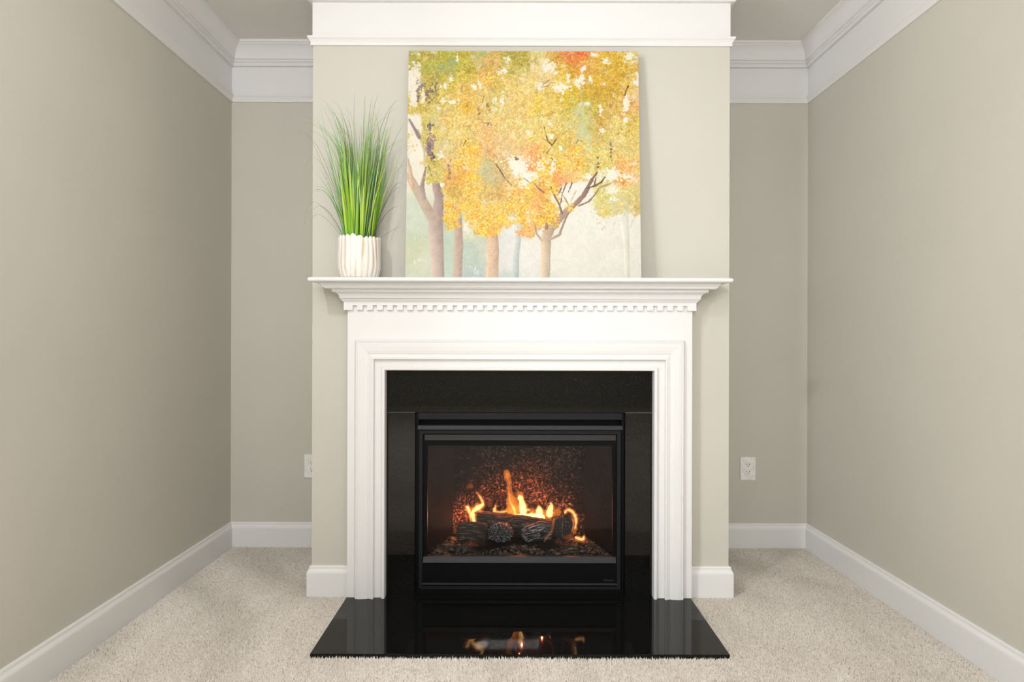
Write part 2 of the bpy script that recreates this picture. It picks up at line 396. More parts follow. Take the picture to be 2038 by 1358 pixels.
# dentils: one shared block, corner ones a little wider
YD = YM - .0127
n_d = 35; pitch = .04065; half = .0119; xc = (MX0 + MX1) / 2
dproto = None
for k in range(n_d):
    cx_ = xc + (k - (n_d - 1) / 2) * pitch
    if k in (0, n_d - 1):
        s = -1 if k == 0 else 1
        xa, xb = (MX0 - .0127, cx_ + half) if k == 0 else (cx_ - half, MX1 + .0127)
        bm = bmesh.new(); add_box(bm, xa, xb, YD, YM, ZD0, ZD1)
        if k == 0: add_box(bm, MX0 - .0127, MX0, YM, YC - .001, ZD0, ZD1)
        else: add_box(bm, MX1, MX1 + .0127, YM, YC - .001, ZD0, ZD1)
        from_bm('dentil', bm, M_TRIM, mp)
    elif dproto is None:
        bm = bmesh.new(); add_box(bm, -half, half, -.00635, .00635, (ZD0 - ZD1) / 2, (ZD1 - ZD0) / 2)
        bmesh.ops.bevel(bm, geom=bm.edges[:], offset=.0006, segments=1, affect='EDGES')
        dproto = from_bm('dentil', bm, M_TRIM, mp); dproto.location = (cx_, (YD + YM) / 2, (ZD0 + ZD1) / 2)
    else:
        c = dproto.copy(); COL.objects.link(c); c.location = (cx_, (YD + YM) / 2, (ZD0 + ZD1) / 2)

# ------------------------------------------------------------------ fire insert
ins = empty('fireplace_insert', (X_(1035.5, 2.41), 2.41, HZ)); tag(ins, 'black metal gas fireplace insert with a glass front, set in granite', 'fireplace')
bpy.context.view_layer.update()
# outer casing
ring('casing', IX0 + .0008, IX1 - .0012, HZ, IZ1 - .0006, .0135, 2.4135, 2.452, M_BLACK, ins, wb=.006, wt=.004)
pbox('top_panel', 833, 822.3, 1238.5, 835.3, 2.406, 2.43, M_SATIN, ins, .0008)
pbox('vent_recess', 832, 835, 1240, 849, 2.449, 2.455, M_BLACK, ins)
# hood: a folded strip leaning forward
bm = bmesh.new()
x0, x1 = X_(832, 2.396), X_(1240, 2.396); zt, zb = Z_(848.3, 2.396), Z_(855.7, 2.396)
v = [(x0, 2.400, zt), (x1, 2.400, zt), (x1, 2.394, zb), (x0, 2.394, zb), (x0, 2.43, zt), (x1, 2.43, zt), (x1, 2.43, zb), (x0, 2.43, zb)]
vv = [bm.verts.new(c) for c in v]
for q in ((0, 1, 2, 3), (4, 7, 6, 5), (0, 4, 5, 1), (3, 2, 6, 7), (0, 3, 7, 4), (1, 5, 6, 2)): bm.faces.new([vv[i] for i in q])
from_bm('hood', bm, M_SATIN2, ins)
Yd = 2.404
dx0, dx1, dz0, dz1 = X_(834.5, Yd), X_(1236, Yd), Z_(1173.5, Yd), Z_(857, Yd)
door = ring('door_frame', dx0, dx1, dz0, dz1, .0145, Yd, 2.43, M_SATIN, ins, wb=.012)
ring('inner_frame', X_(842.3, 2.416), X_(1229, 2.416), Z_(1111, 2.416), Z_(864.5, 2.416), .0185, 2.416, 2.432, M_BLACK, ins, wb=.006, wt=.048)
pbox('screen_valance', 845.5, 865.8, 1226.5, 877, 2.411, 2.416, simple('dark_valance', (.014, .014, .0145, 1), .45), ins, .0006)
# sill: bar with a sloping upper face
bm = bmesh.new(); x0, x1 = X_(843, 2.40), X_(1227.5, 2.40)
v = [(x0, 2.412, Z_(1108.6, 2.412)), (x1, 2.412, Z_(1108.6, 2.412)), (x1, 2.4, Z_(1121, 2.4)), (x0, 2.4, Z_(1121, 2.4)),
     (x0, 2.43, Z_(1108.6, 2.412)), (x1, 2.43, Z_(1108.6, 2.412)), (x1, 2.43, Z_(1121, 2.4)), (x0, 2.43, Z_(1121, 2.4))]
vv = [bm.verts.new(c) for c in v]
for q in ((0, 1, 2, 3), (4, 7, 6, 5), (0, 4, 5, 1), (3, 2, 6, 7), (0, 3, 7, 4), (1, 5, 6, 2)): bm.faces.new([vv[i] for i in q])
from_bm('sill_bar', bm, M_SATIN2, ins)
pan = pbox('lower_panel', 841.5, 1121.3, 1228.5, 1160.5, 2.408, 2.43, M_BLACK, ins, .0006)
bm = bmesh.new(); x0, x1 = X_(840.5, 2.4), X_(1229.5, 2.4)
v = [(x0, 2.408, Z_(1161, 2.408)), (x1, 2.408, Z_(1161, 2.408)), (x1, 2.4, Z_(1164.8, 2.4)), (x0, 2.4, Z_(1164.8, 2.4)),
     (x0, 2.43, Z_(1161, 2.408)), (x1, 2.43, Z_(1161, 2.408)), (x1, 2.43, Z_(1164.8, 2.4)), (x0, 2.43, Z_(1164.8, 2.4))]
vv = [bm.verts.new(c) for c in v]
for q in ((0, 1, 2, 3), (4, 7, 6, 5), (0, 4, 5, 1), (3, 2, 6, 7), (0, 3, 7, 4), (1, 5, 6, 2)): bm.faces.new([vv[i] for i in q])
from_bm('lower_rail', bm, M_SATIN2, ins)
box('toe_strip', IX0 + .012, IX1 - .012, 2.409, 2.43, HZ, Z_(1173, 2.409), M_BLACK, ins, .0012)
# faint printed mark on the lower panel
cu = bpy.data.curves.new('maker_mark', 'FONT'); cu.body = 'Humirst'; cu.size = .0115; cu.extrude = .0002; cu.space_character = 1.08
to = bpy.data.objects.new('tmp', cu); COL.objects.link(to); bpy.context.view_layer.update()
dg = bpy.context.evaluated_depsgraph_get(); me = bpy.data.meshes.new_from_object(to.evaluated_get(dg)); bpy.data.objects.remove(to)
me.materials.clear(); me.materials.append(M_LOGO)
w_ = max(v.co.x for v in me.vertices) - min(v.co.x for v in me.vertices)
tx = bpy.data.objects.new('maker_mark', me); COL.objects.link(tx); tx.parent = pan
sx_ = (X_(1222, 2.408) - X_(1202, 2.408)) / w_
tx.matrix_local = Matrix.Translation((X_(1202, 2.408), 2.4078, Z_(1156.5, 2.408))) @ Matrix.Rotation(PI/2, 4, 'X') @ Matrix.Scale(sx_, 4)
# glass
def glass_mat():
    m = bpy.data.materials.new('dusty_fire_glass'); m.use_nodes = True; nt = m.node_tree; nt.nodes.clear()
    out = N(nt, 'ShaderNodeOutputMaterial'); tr = N(nt, 'ShaderNodeBsdfTransparent'); tr.inputs[0].default_value = (.93, .94, .93, 1)
    gl = N(nt, 'ShaderNodeBsdfGlossy'); gl.inputs['Roughness'].default_value = .012
    df = N(nt, 'ShaderNodeBsdfDiffuse'); df.inputs[0].default_value = (.62, .62, .58, 1)  # grey haze over the firebox mixed in as a thin diffuse share
    fr = N(nt, 'ShaderNodeFresnel'); fr.inputs[0].default_value = 1.24
    m1 = N(nt, 'ShaderNodeMixShader'); m2 = N(nt, 'ShaderNodeMixShader')
    co = coord(nt); n = noise_node(nt, 6, 4, .6, scaled(nt, co, (1.6, 1, .7)))
    r = ramp(nt, n.outputs[0], [(.3, (.001, .001, .001, 1)), (.75, (.005, .005, .005, 1))])
    nt.links.new(r.outputs[0], m1.inputs[0]); nt.links.new(tr.outputs[0], m1.inputs[1]); nt.links.new(df.outputs[0], m1.inputs[2])
    nt.links.new(fr.outputs[0], m2.inputs[0]); nt.links.new(m1.outputs[0], m2.inputs[1]); nt.links.new(gl.outputs[0], m2.inputs[2])
    nt.links.new(m2.outputs[0], out.inputs[0]); return m
pbox('glass_pane', 846, 884, 1224, 1110, 2.424, 2.427, glass_mat(), ins)
# firebox liner
def liner_mat():
    m, nt, b = new_mat('sooty_refractory_liner')
    co = coord(nt)
    n = noise_node(nt, 105, 5, .8, co); n2 = noise_node(nt, 120, 3, .7, co); n3 = noise_node(nt, 5, 3, .6, co)
    mx = N(nt, 'ShaderNodeMath', operation='MULTIPLY_ADD'); nt.links.new(n3.outputs[0], mx.inputs[0]); mx.inputs[1].default_value = .25; nt.links.new(n.outputs[0], mx.inputs[2])
    r = ramp(nt, mx.outputs[0], [(.58, (.0015, .0015, .0015, 1)), (.67, (.008, .007, .0065, 1)), (.77, (.12, .085, .07, 1))]); nt.links.new(r.outputs[0], b.inputs['Base Color'])  # speckle of flame light on rough grain painted into the colour
    b.inputs['Roughness'].default_value = .9; b.inputs['Specular IOR Level'].default_value = .05
    bump(nt, b, n2.outputs[0], .2, .002); return m
M_LINER = liner_mat()
M_SIDE = simple('sooty_side_liner', (.003, .003, .0028, 1), .9, 0, .02, 200, .2)  # even tone, darker than the back liner
BX0, BX1 = X_(846, 2.43) - .005, X_(1224, 2.43) + .005
BZ0, BZ1, BYB = .148, .62, 2.74
Bx0b, Bx1b = BX0 + .09, BX1 - .09
bm = bmesh.new()
def slab_quad(bm, pts, t):     # thick quad: pts in order, t = outward vector
    a = [bm.verts.new(p) for p in pts]; b_ = [bm.verts.new(Vector(p) + Vector(t)) for p in pts]
    bm.faces.new(a); bm.faces.new(b_[::-1])
    for i in range(4): bm.faces.new((a[i], b_[i], b_[(i+1) % 4], a[(i+1) % 4]))
slab_quad(bm, [(BX0, 2.43, BZ0), (BX0, 2.43, BZ1), (Bx0b, BYB, BZ1), (Bx0b, BYB, BZ0)], (-.012, .004, 0)); from_bm('side_liner', bm, M_SIDE, ins)
bm = bmesh.new(); slab_quad(bm, [(BX1, 2.43, BZ0), (BX1, 2.43, BZ1), (Bx1b, BYB, BZ1), (Bx1b, BYB, BZ0)], (.012, .004, 0)); from_bm('side_liner', bm, M_SIDE, ins)
zj = Z_(1000, 2.74)
box('back_liner', Bx0b - .005, Bx1b + .005, BYB, BYB + .015, BZ0, zj - .0012, M_LINER, ins, .001)
box('back_liner', Bx0b - .005, Bx1b + .005, BYB, BYB + .015, zj + .0012, BZ1, M_LINER, ins, .001)
box('firebox_top', BX0 - .01, BX1 + .01, 2.43, BYB + .015, BZ1, BZ1 + .01, M_BLACK, ins)
box('firebox_floor', BX0 - .01, BX1 + .01, 2.43, BYB + .015, BZ0 - .01, BZ0, M_BLACK, ins)
box('burner_tray', X_(935, 2.52), X_(1120, 2.52), 2.50, 2.66, BZ0, .166, M_BLACK, ins, .002)

# ---- ember rocks
def embers():
    m, nt, b = new_mat('ember_rock')
    a = N(nt, 'ShaderNodeAttribute'); a.attribute_name = 'tone'
    n = noise_node(nt, 160, 3, .7, coord(nt))
    mx = N(nt, 'ShaderNodeMath', operation='MULTIPLY'); nt.links.new(a.outputs['Fac'], mx.inputs[0]); nt.links.new(n.outputs[0], mx.inputs[1])
    r = ramp(nt, mx.outputs[0], [(.0, (.004, .004, .004, 1)), (.3, (.022, .02, .016, 1)), (.5, (.08, .066, .048, 1)), (.65, (.20, .14, .09, 1))])
    nt.links.new(r.outputs[0], b.inputs['Base Color']); b.inputs['Roughness'].default_value = .95
    ic = bmesh.new(); bmesh.ops.create_icosphere(ic, subdivisions=1, radius=1)
    bv = np.array([v.co[:] for v in ic.verts]); bf = np.array([[v.index for v in f.verts] for f in ic.faces]); ic.free()
    V, Fa, A = [], [], []; k = 0
    for i in range(2300):
        y = 2.437 + (rng.random() ** 1.1) * .24
        t = (y - 2.43) / .31; xa, xb = BX0 + .09 * t + .012, BX1 - .09 * t - .012
        x = rng.uniform(xa, xb)
        pile = .010 + .022 * max(0, 1 - abs(y - 2.5) / .09) * (.6 + .4 * math.sin(x * 23 + 1))
        z = BZ0 + rng.uniform(.002, pile)
        s = rng.uniform(.0035, .0085)
        w = bv * (1 + rng.uniform(-.35, .35, (len(bv), 1))) * s * np.array([rng.uniform(.8, 1.8), 1, rng.uniform(.5, 1)])
        c, s_ = math.cos(rng.random() * 6.3), math.sin(rng.random() * 6.3)
        V.append(w + (x, y, z)); Fa.append(bf + k); A += [rng.uniform(.15, 1.25)] * len(bv); k += len(bv)
    o = mesh_obj('ember_bed', np.concatenate(V).tolist(), np.concatenate(Fa).tolist(), m)
    at = o.data.attributes.new('tone', 'FLOAT', 'POINT'); at.data.foreach_set('value', np.array(A, np.float32))
    tag(o, 'bed of small grey brown lava rock embers under the logs', 'embers', kind='stuff')
embers()

# ---- logs
def log_mat(name, light):
    m, nt, b = new_mat(name)
    a = N(nt, 'ShaderNodeAttribute'); a.attribute_name = 'ridge'
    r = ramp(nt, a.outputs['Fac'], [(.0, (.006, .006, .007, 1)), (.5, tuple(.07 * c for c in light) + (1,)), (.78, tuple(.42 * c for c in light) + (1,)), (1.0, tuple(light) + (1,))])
    nt.links.new(r.outputs[0], b.inputs['Base Color']); b.inputs['Roughness'].default_value = .85
    n = noise_node(nt, 300, 3, .7, coord(nt)); bump(nt, b, n.outputs[0], .7, .001); return m
M_LOGA = log_mat('charred_bark', (.08, .07, .06)); M_LOGB = log_mat('ash_grey_bark', (.36, .39, .46)); M_LOGC = log_mat('brown_char_bark', (.12, .09, .06))
def fire_log(a, b, ra, rb, mat, label, seed, spiky=.5, squash=1.0):
    a, b = Vector(a), Vector(b); ax = (b - a); L = ax.length; ax.normalize()
    up = Vector((0, 0, 1)); s1 = ax.cross(up).normalized(); s2 = s1.cross(ax)
    nl, nc = 60, 96; V, R = [], []
    off = Vector((seed * 3.1, seed * 7.7, 0))
    def prof(t, k, cap=1.0):
        th = 2 * PI * k / nc; r = (ra + (rb - ra) * t)
        big = mnoise.noise(Vector((math.cos(th) * 1.3, math.sin(th) * 1.3, t * 2.2)) + off)
        rid = mnoise.noise(Vector((math.cos(th) * 7, math.sin(th) * 7, t * L * (70 if spiky > .7 else 26))) + off)
        rid2 = mnoise.noise(Vector((math.cos(th) * 15, math.sin(th) * 15, t * L * 90)) + off)
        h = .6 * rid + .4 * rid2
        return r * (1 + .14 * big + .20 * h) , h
    for i in range(nl + 1):
        t = i / nl
        for k in range(nc):
            r, h = prof(t, k); th = 2 * PI * k / nc
            bend = .10 * ra * math.sin(t * PI)
            p = a + ax * (t * L + .004 * mnoise.noise(Vector((k * .4, seed, i * .1)))) + s1 * (r * math.cos(th)) + s2 * (r * squash * math.sin(th) + bend)
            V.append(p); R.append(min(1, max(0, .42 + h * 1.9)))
    Fc = [(i * nc + k, i * nc + (k + 1) % nc, (i + 1) * nc + (k + 1) % nc, (i + 1) * nc + k) for i in range(nl) for k in range(nc)]
    for end, t in ((0, 0.0), (nl, 1.0)):      # rough cut ends
        prev = [end * nc + k for k in range(nc)]; sgn = -1 if end == 0 else 1
        for j in range(1, 9):
            q = 1 - j / 9; cur = []
            for k in range(nc):
                r, h = prof(t, k); th = 2 * PI * k / nc
                n = mnoise.noise(Vector((math.cos(th) * q * 9, math.sin(th) * q * 9, seed + t * 5))) + .6 * mnoise.noise(Vector((math.cos(th) * q * 22, math.sin(th) * q * 22, seed)))
                p = (a if end == 0 else b) + ax * (sgn * (.003 + ra * .12 * (1 - q * q) + .012 * n)) + s1 * (r * q * math.cos(th)) + s2 * (r * q * squash * math.sin(th))
                cur.append(len(V)); V.append(p); R.append(min(1, max(0, .42 + n * 1.5)))
            for k in range(nc):
                f = (prev[k], cur[k], cur[(k+1) % nc], prev[(k+1) % nc]); Fc.append(f if end == 0 else f[::-1])
            prev = cur
        Fc.append(tuple(prev))
    o = mesh_obj('fire_log', V, Fc, mat, None, True)
    at = o.data.attributes.new('ridge', 'FLOAT', 'POINT'); at.data.foreach_set('value', np.array(R, np.float32))
    tag(o, label, 'log', 'ceramic logs in the gas fire')
P3 = lambda x, y, Y: px(x, y, Y)
fire_log(P3(950, 1040, 2.625), P3(1104, 1056, 2.635), .046, .042, M_LOGA, 'long charred log lying behind the others, flames along its top', 1)
fire_log(P3(915, 1061, 2.55), P3(966, 1061, 2.56), .040, .041, M_LOGC, 'leftmost short log with brown horizontal bark', 2)
fire_log(P3(996, 1063, 2.515), P3(1000, 1058, 2.575), .054, .050, M_LOGB, 'round log pointing at the room, ash grey spiky end left of centre', 3, .9, .68)
fire_log(P3(1048, 1063, 2.53), P3(1090, 1056, 2.575), .034, .042, M_LOGB, 'ash grey log slanting back to the right, right of centre', 4, .6, .9)
fire_log(P3(1121, 1054, 2.515), P3(1119, 1050, 2.60), .049, .050, M_LOGA, 'rightmost charred log with its round cut end facing the room', 5, .9)

# ---- flames: small glowing gas volumes
def flame_mat(name, col, strength):
    m = bpy.data.materials.new(name); m.use_nodes = True; nt = m.node_tree; nt.nodes.clear()
    out = N(nt, 'ShaderNodeOutputMaterial'); e = N(nt, 'ShaderNodeEmission'); e.inputs[0].default_value = tuple(col) + (1,); e.inputs[1].default_value = strength
    nt.links.new(e.outputs[0], out.inputs['Volume']); return m
M_HOT = flame_mat('flame_hot', (1.0, .60, .20), 260)
M_WARM = flame_mat('flame_warm', (1.0, .25, .03), 38)
M_RED = flame_mat('flame_red', (1.0, .18, .03), 14)
fire = empty('fire', (X_(1035, 2.6), 2.6, .16)); tag(fire, 'yellow and orange gas flames rising around the logs behind the glass', 'fire')
bpy.context.view_layer.update()
def flame(pts, Y, mat, core=None, wscale=1.35, flat=.5, parent=None, tilt=0.0):
    P_ = [(900 + x / 7.146, 920 + y / 7.146, w / 7.146 * wscale) for x, y, w in pts]
    # smooth the centre line
    C = []
    for i in range(len(P_) - 1):
        p0 = P_[max(i-1, 0)]; p1 = P_[i]; p2 = P_[i+1]; p3 = P_[min(i+2, len(P_)-1)]
        for s in range(5):
            t = s / 5; C.append(tuple(.5 * ((2*p1[k]) + (-p0[k]+p2[k])*t + (2*p0[k]-5*p1[k]+4*p2[k]-p3[k])*t*t + (-p0[k]+3*p1[k]-3*p2[k]+p3[k])*t**3) for k in range(3)))
    C.append(P_[-1]); n = len(C); nc = 12; V, Fc = [], []
    for i, (x, y, w) in enumerate(C):
        a = C[max(i-1, 0)]; b = C[min(i+1, n-1)]; d = Vector((b[0]-a[0], b[1]-a[1])); d = d.normalized() if d.length > 0 else Vector((0, -1))
        nx, ny = -d.y, d.x
        taper = min(1, (i + .4) / 2.5, (n - i - .6) / 2.5)
        hw = max(.25, w / 2 * taper) * (1 + .34 * mnoise.noise(Vector((x * .16, y * .16, Y * 40))) + .22 * mnoise.noise(Vector((x * .5, y * .5, 3.3))))
        Yc = Y + tilt * (i / n) + .006 * mnoise.noise(Vector((x * .05, y * .05, 9)))
        for k in range(nc):
            th = 2 * PI * k / nc
            q = px(x + nx * hw * math.cos(th), y + ny * hw * math.cos(th), Yc)
            V.append((q[0], q[1] + flat * hw * .00224 * math.sin(th), q[2]))
    for i in range(n - 1):
        for k in range(nc): Fc.append((i*nc + k, i*nc + (k+1) % nc, (i+1)*nc + (k+1) % nc, (i+1)*nc + k))
    Fc.append(tuple(range(nc))[::-1]); Fc.append(tuple(range((n-1)*nc, n*nc)))
    bm = bmesh.new(); vv = [bm.verts.new(c) for c in V]
    for q in Fc: bm.faces.new([vv[i] for i in q])
    o = from_bm('flame' if parent is None else 'flame_core', bm, mat, fire if parent is None else parent, True)
    if parent is not None: o.matrix_parent_inverse = Matrix.Identity(4)
    if core: flame([(x, y, w * core * .86) for x, y, w in pts[:-1]], Y, M_HOT, None, wscale, flat * .8, o, tilt)
    return o
YF = 2.668
flame([(335,905,60),(305,800,85),(300,710,95),(375,650,110),(440,600,75),(415,520,55),(365,450,28),(335,405,8)], 2.585, M_WARM, .62)
flame([(272,900,22),(262,770,34),(235,660,75),(190,635,45),(185,600,10)], 2.59, M_WARM, .6)
flame([(280,640,16),(295,600,14),(305,545,5)], 2.59, M_WARM, .5)
flame([(215,860,50),(230,740,70),(240,660,60)], 2.60, M_RED)
flame([(265,380,50),(266,340,62),(268,300,22),(264,240,5)], YF, M_RED)
flame([(395,760,60),(430,680,50),(350,560,40),(395,470,30)], 2.62, M_RED)
flame([(590,735,40),(610,670,60),(630,600,32),(650,530,6)], YF, M_WARM, .55)
flame([(590,700,40),(690,712,46),(790,700,56),(860,740,60)], YF, M_WARM, .55)
flame([(470,560,40),(560,600,60),(560,520,20),(575,490,5)], 2.70, M_RED)
flame([(880,770,150),(870,650,170),(845,520,120),(815,390,75),(815,290,62),(790,200,95),(778,140,80),(775,95,12)], YF, M_WARM, None, 1.15, .6)
flame([(905,780,60),(890,680,70),(830,560,40),(812,420,26),(818,300,16)], YF - .01, M_WARM, .4)
flame([(770,150,10),(800,180,40),(790,230,26),(830,290,20),(860,330,10)], YF - .01, M_WARM)
flame([(830,280,10),(862,330,14),(900,300,30),(960,290,26),(1040,305,20),(1110,292,16),(1165,245,5)], YF, M_RED)
flame([(870,780,20),(860,560,16),(850,360,12),(840,270,5)], YF - .015, M_WARM)
flame([(1000,800,90),(1015,690,110),(995,570,110),(955,460,66),(922,365,8)], YF, M_WARM, .78)
flame([(860,770,70),(1000,785,110),(1110,790,140),(1220,795,140),(1330,780,120),(1440,770,60)], YF, M_WARM, .8)
flame([(1030,760,40),(1050,690,50),(1120,680,50),(1180,720,46)], YF - .01, M_WARM, .6)
flame([(1230,780,130),(1245,690,110),(1235,610,34),(1226,560,5)], YF, M_WARM, .72)
flame([(1290,740,60),(1275,660,30),(1255,600,6)], YF, M_WARM, .5)
flame([(1385,790,110),(1395,700,110),(1415,620,70),(1400,560,26),(1392,525,5)], YF, M_WARM, .7)
flame([(1350,620,40),(1335,580,30),(1355,530,14),(1358,490,4)], YF, M_WARM)
flame([(1490,790,70),(1505,700,76),(1512,650,30),(1515,610,6)], 2.64, M_WARM)
flame([(1492,600,8),(1492,550,18),(1480,490,5)], 2.64, M_WARM, .5)
flame([(1578,1070,8),(1573,930,8),(1577,810,10),(1545,750,7)], 2.49, M_WARM, .4)
flame([(1600,740,46),(1640,680,54),(1710,700,60),(1755,770,60),(1768,860,52),(1750,960,50),(1738,1040,40)], 2.475, M_WARM, .6)
flame([(1590,1020,10),(1610,1070,44),(1680,1060,60),(1730,1020,40),(1752,960,10)], 2.47, M_RED)
flame([(1690,1040,20),(1715,960,30),(1722,860,24),(1700,770,30)], 2.48, M_RED)
flame([(1700,1000,20),(1730,900,20),(1720,800,20),(1690,740,14)], 2.47, M_WARM, .5)
flame([(1745,1060,60),(1800,1085,76),(1865,1095,80),(1885,1030,16),(1860,965,5)], 2.465, M_WARM, .55)
flame([(1310,1145,18),(1345,1080,22),(1420,985,28),(1448,870,26),(1462,800,34)], 2.475, M_WARM, None)
flame([(752,1000,10),(760,910,20),(815,850,22),(880,800,26)], 2.50, M_RED)
flame([(590,870,10),(628,805,18),(655,745,14)], 2.54, M_RED)
flame([(540,850,8),(545,740,16)], 2.54, M_RED)
flame([(1050,860,40),(1110,880,26),(1180,870,14)], 2.535, M_RED)
flame([(1283,400,8),(1280,330,24),(1292,255,14)], YF, M_RED)
flame([(1320,268,12),(1365,330,14),(1400,370,5)], YF, M_RED)
flame([(1655,585,12),(1690,600,30),(1735,625,26)], 2.55, M_WARM, .7)
flame([(1755,720,8),(1770,660,8),(1745,615,4)], 2.55, M_RED)
for x, y, Y_, e in ((918, 1030, 2.695, 1.7), (955, 1000, 2.695, 1.4), (1000, 990, 2.695, 1.3), (1040, 978, 2.69, 1.8), (1080, 990, 2.695, 1.3), (1122, 1012, 2.695, 1.4), (1140, 1045, 2.69, .6), (1140, 1035, 2.58, .10), (1035, 1005, 2.56, .12)):
    d = bpy.data.lights.new('flame_light', 'POINT'); d.energy = e; d.color = (1.0, .21, .08); d.shadow_soft_size = 0
    o = bpy.data.objects.new('flame_light', d); COL.objects.link(o); o.location = px(x, y, Y_)

# ------------------------------------------------------------------ outlets
def outlet(cx, cy, label):
    Y = YB; sc = Y / F
    e = empty('wall_outlet', (X_(cx, Y), Y, Z_(cy, Y))); tag(e, label, 'outlet'); bpy.context.view_layer.update()
    x0, z0 = e.location.x, e.location.z
    hw, hh = 15 * sc, 23 * sc
    box('cover_plate', x0 - hw, x0 + hw, Y - .006, Y, z0 - hh, z0 + hh, M_PLAST, e, .0018)
    rc = box('receptacle', x0 - .0165, x0 + .0165, Y - .0075, Y - .004, z0 - .033, z0 + .033, M_PLAST, e, .0008)
    for s in (-1, 1):
        zc = z0 + s * .0185 + (.0035)
        for dx in (-.0065, .0065):
            box('slot', x0 + dx - .0012, x0 + dx + .0012, Y - .0079, Y - .0072, zc - .004, zc + .004, M_SLOT).parent = rc
        bm = bmesh.new(); bmesh.ops.create_cone(bm, cap_ends=True, segments=12, radius1=.0026, radius2=.0026, depth=.0008)
        bmesh.ops.rotate(bm, verts=bm.verts, matrix=Matrix.Rotation(PI/2, 3, 'X')); bmesh.ops.translate(bm, verts=bm.verts, vec=(x0, Y - .0076, zc - .0105))
        from_bm('ground_hole', bm, M_SLOT).parent = rc
        bm = bmesh.new(); bmesh.ops.create_cone(bm, cap_ends=True, segments=12, radius1=.003, radius2=.0026, depth=.0012)
        bmesh.ops.rotate(bm, verts=bm.verts, matrix=Matrix.Rotation(PI/2, 3, 'X')); bmesh.ops.translate(bm, verts=bm.verts, vec=(x0, Y - .0064, z0 + s * .047))
        from_bm('screw', bm, M_PLAST, e)
outlet(1488.5, 931.5, 'white double outlet on the wall right of the chimney')
outlet(622, 928.5, 'white double outlet left of the chimney, half hidden by it')

# ------------------------------------------------------------------ recessed lamp mirrored in the hearth
lamp = empty('recessed_light', (-0.36, -2.06, CEIL)); tag(lamp, 'round white ceiling lamp mirrored as a bright spot in the hearth', 'ceiling lamp'); bpy.context.view_layer.update()
bm = bmesh.new(); n = 32
vv = [[bm.verts.new((-.36 + r * math.cos(2*PI*k/n), -2.06 + r * math.sin(2*PI*k/n), z)) for k in range(n)] for r, z in ((.078, CEIL - .010), (.080, CEIL - .006), (.098, CEIL - .006), (.100, CEIL))]
for a in range(3):
    for k in range(n): bm.faces.new((vv[a][k], vv[a][(k+1) % n], vv[a+1][(k+1) % n], vv[a+1][k]))
from_bm('trim_ring', bm, M_TRIM, lamp)
m, nt, b = new_mat('lit_lens'); b.inputs['Emission Color'].default_value = (1, .94, .85, 1); b.inputs['Emission Strength'].default_value = 20
bm = bmesh.new(); bmesh.ops.create_cone(bm, cap_ends=True, segments=32, radius1=.077, radius2=.077, depth=.004); bmesh.ops.translate(bm, verts=bm.verts, vec=(-.36, -2.06, CEIL - .006))
from_bm('lens', bm, m, lamp)

# ------------------------------------------------------------------ potted grass
PX, PY = X_(709, 2.30), 2.343
pg = empty('potted_grass', (PX, PY, SHZ1)); tag(pg, 'tall green artificial grass in a white fluted pot on the mantel shelf', 'potted plant'); bpy.context.view_layer.update()
def pot():
    m, nt, b = new_mat('whitewashed_stoneware')
    co = coord(nt); n = noise_node(nt, 30, 5, .65, scaled(nt, co, (1, 1, .16))); n2 = noise_node(nt, 220, 3, .7, scaled(nt, co, (1, 1, .35)))
    a = N(nt, 'ShaderNodeAttribute'); a.attribute_name = 'groove'
    ad = N(nt, 'ShaderNodeMath', operation='MULTIPLY_ADD'); nt.links.new(a.outputs['Fac'], ad.inputs[0]); ad.inputs[1].default_value = .24; nt.links.new(n.outputs[0], ad.inputs[2])
    r = ramp(nt, ad.outputs[0], [(.35, srgb(242, 239, 235)), (.66, srgb(236, 231, 224)), (.78, srgb(222, 207, 186)), (1.0, srgb(190, 164, 134))])
    nt.links.new(r.outputs[0], b.inputs['Base Color']); b.inputs['Roughness'].default_value = .75; bump(nt, b, n2.outputs[0], .5, .0015)
    nc, nz = 264, 40; Hh = .161; V, G = [], []
    nf = 22
    ctr = [2 * PI * k / nf + .05 * math.sin(k * 2.3) for k in range(nf)]
    hts = [(.004 * math.sin(k * 1.9) + .003 * math.sin(k * 3.7)) for k in range(nf)]
    def R(th, t):
        base = .0705 + .0145 * min(1, (t / .28)) ** .55 - .001 * t
        ph = nf * (th + .035 * math.sin(3 * th + t * 2.5) + .05 * math.sin(2 * PI * t * .6 + th * 5) * (t))
        f = abs(math.sin(ph / 2 + .4))      # sharp grooves between rounded flutes
        return base * (.945 + .055 * f ** .6), f
    for j in range(nz + 1):
        t = j / nz
        for k in range(nc):
            th = 2 * PI * k / nc; r, f = R(th, t)
            _, ft = R(th, 1.0)
            wave = .010 * (ft ** .8) + .0035 * math.sin(th * 3 + 1) + .002 * math.sin(th * 7)
            z = SHZ1 + t * (Hh - .006) + wave * max(0, (t - .55) / .45)
            r *= (1 - .02 * max(0, (t - .94) / .06))
            V.append((PX + r * math.cos(th), PY + r * math.sin(th), z)); G.append(1 - f)
    for j in range(4):     # rim and inner wall
        for k in range(nc):
            th = 2 * PI * k / nc; r, f = R(th, 1.0); zt = V[nz * nc + k][2]
            rr = r - (.003, .008, .010, .011)[j]; zz = zt + (.0012, 0, -.02, -.035)[j]
            V.append((PX + rr * math.cos(th), PY + rr * math.sin(th), zz)); G.append(0.0)
    rows = nz + 5
    Fc = [(j*nc + k, j*nc + (k+1) % nc, (j+1)*nc + (k+1) % nc, (j+1)*nc + k) for j in range(rows - 1) for k in range(nc)]
    Fc.append(tuple(range(nc))[::-1])
    o = mesh_obj('pot', V, Fc, m, pg, True)
    at = o.data.attributes.new('groove', 'FLOAT', 'POINT'); at.data.foreach_set('value', np.array(G, np.float32))
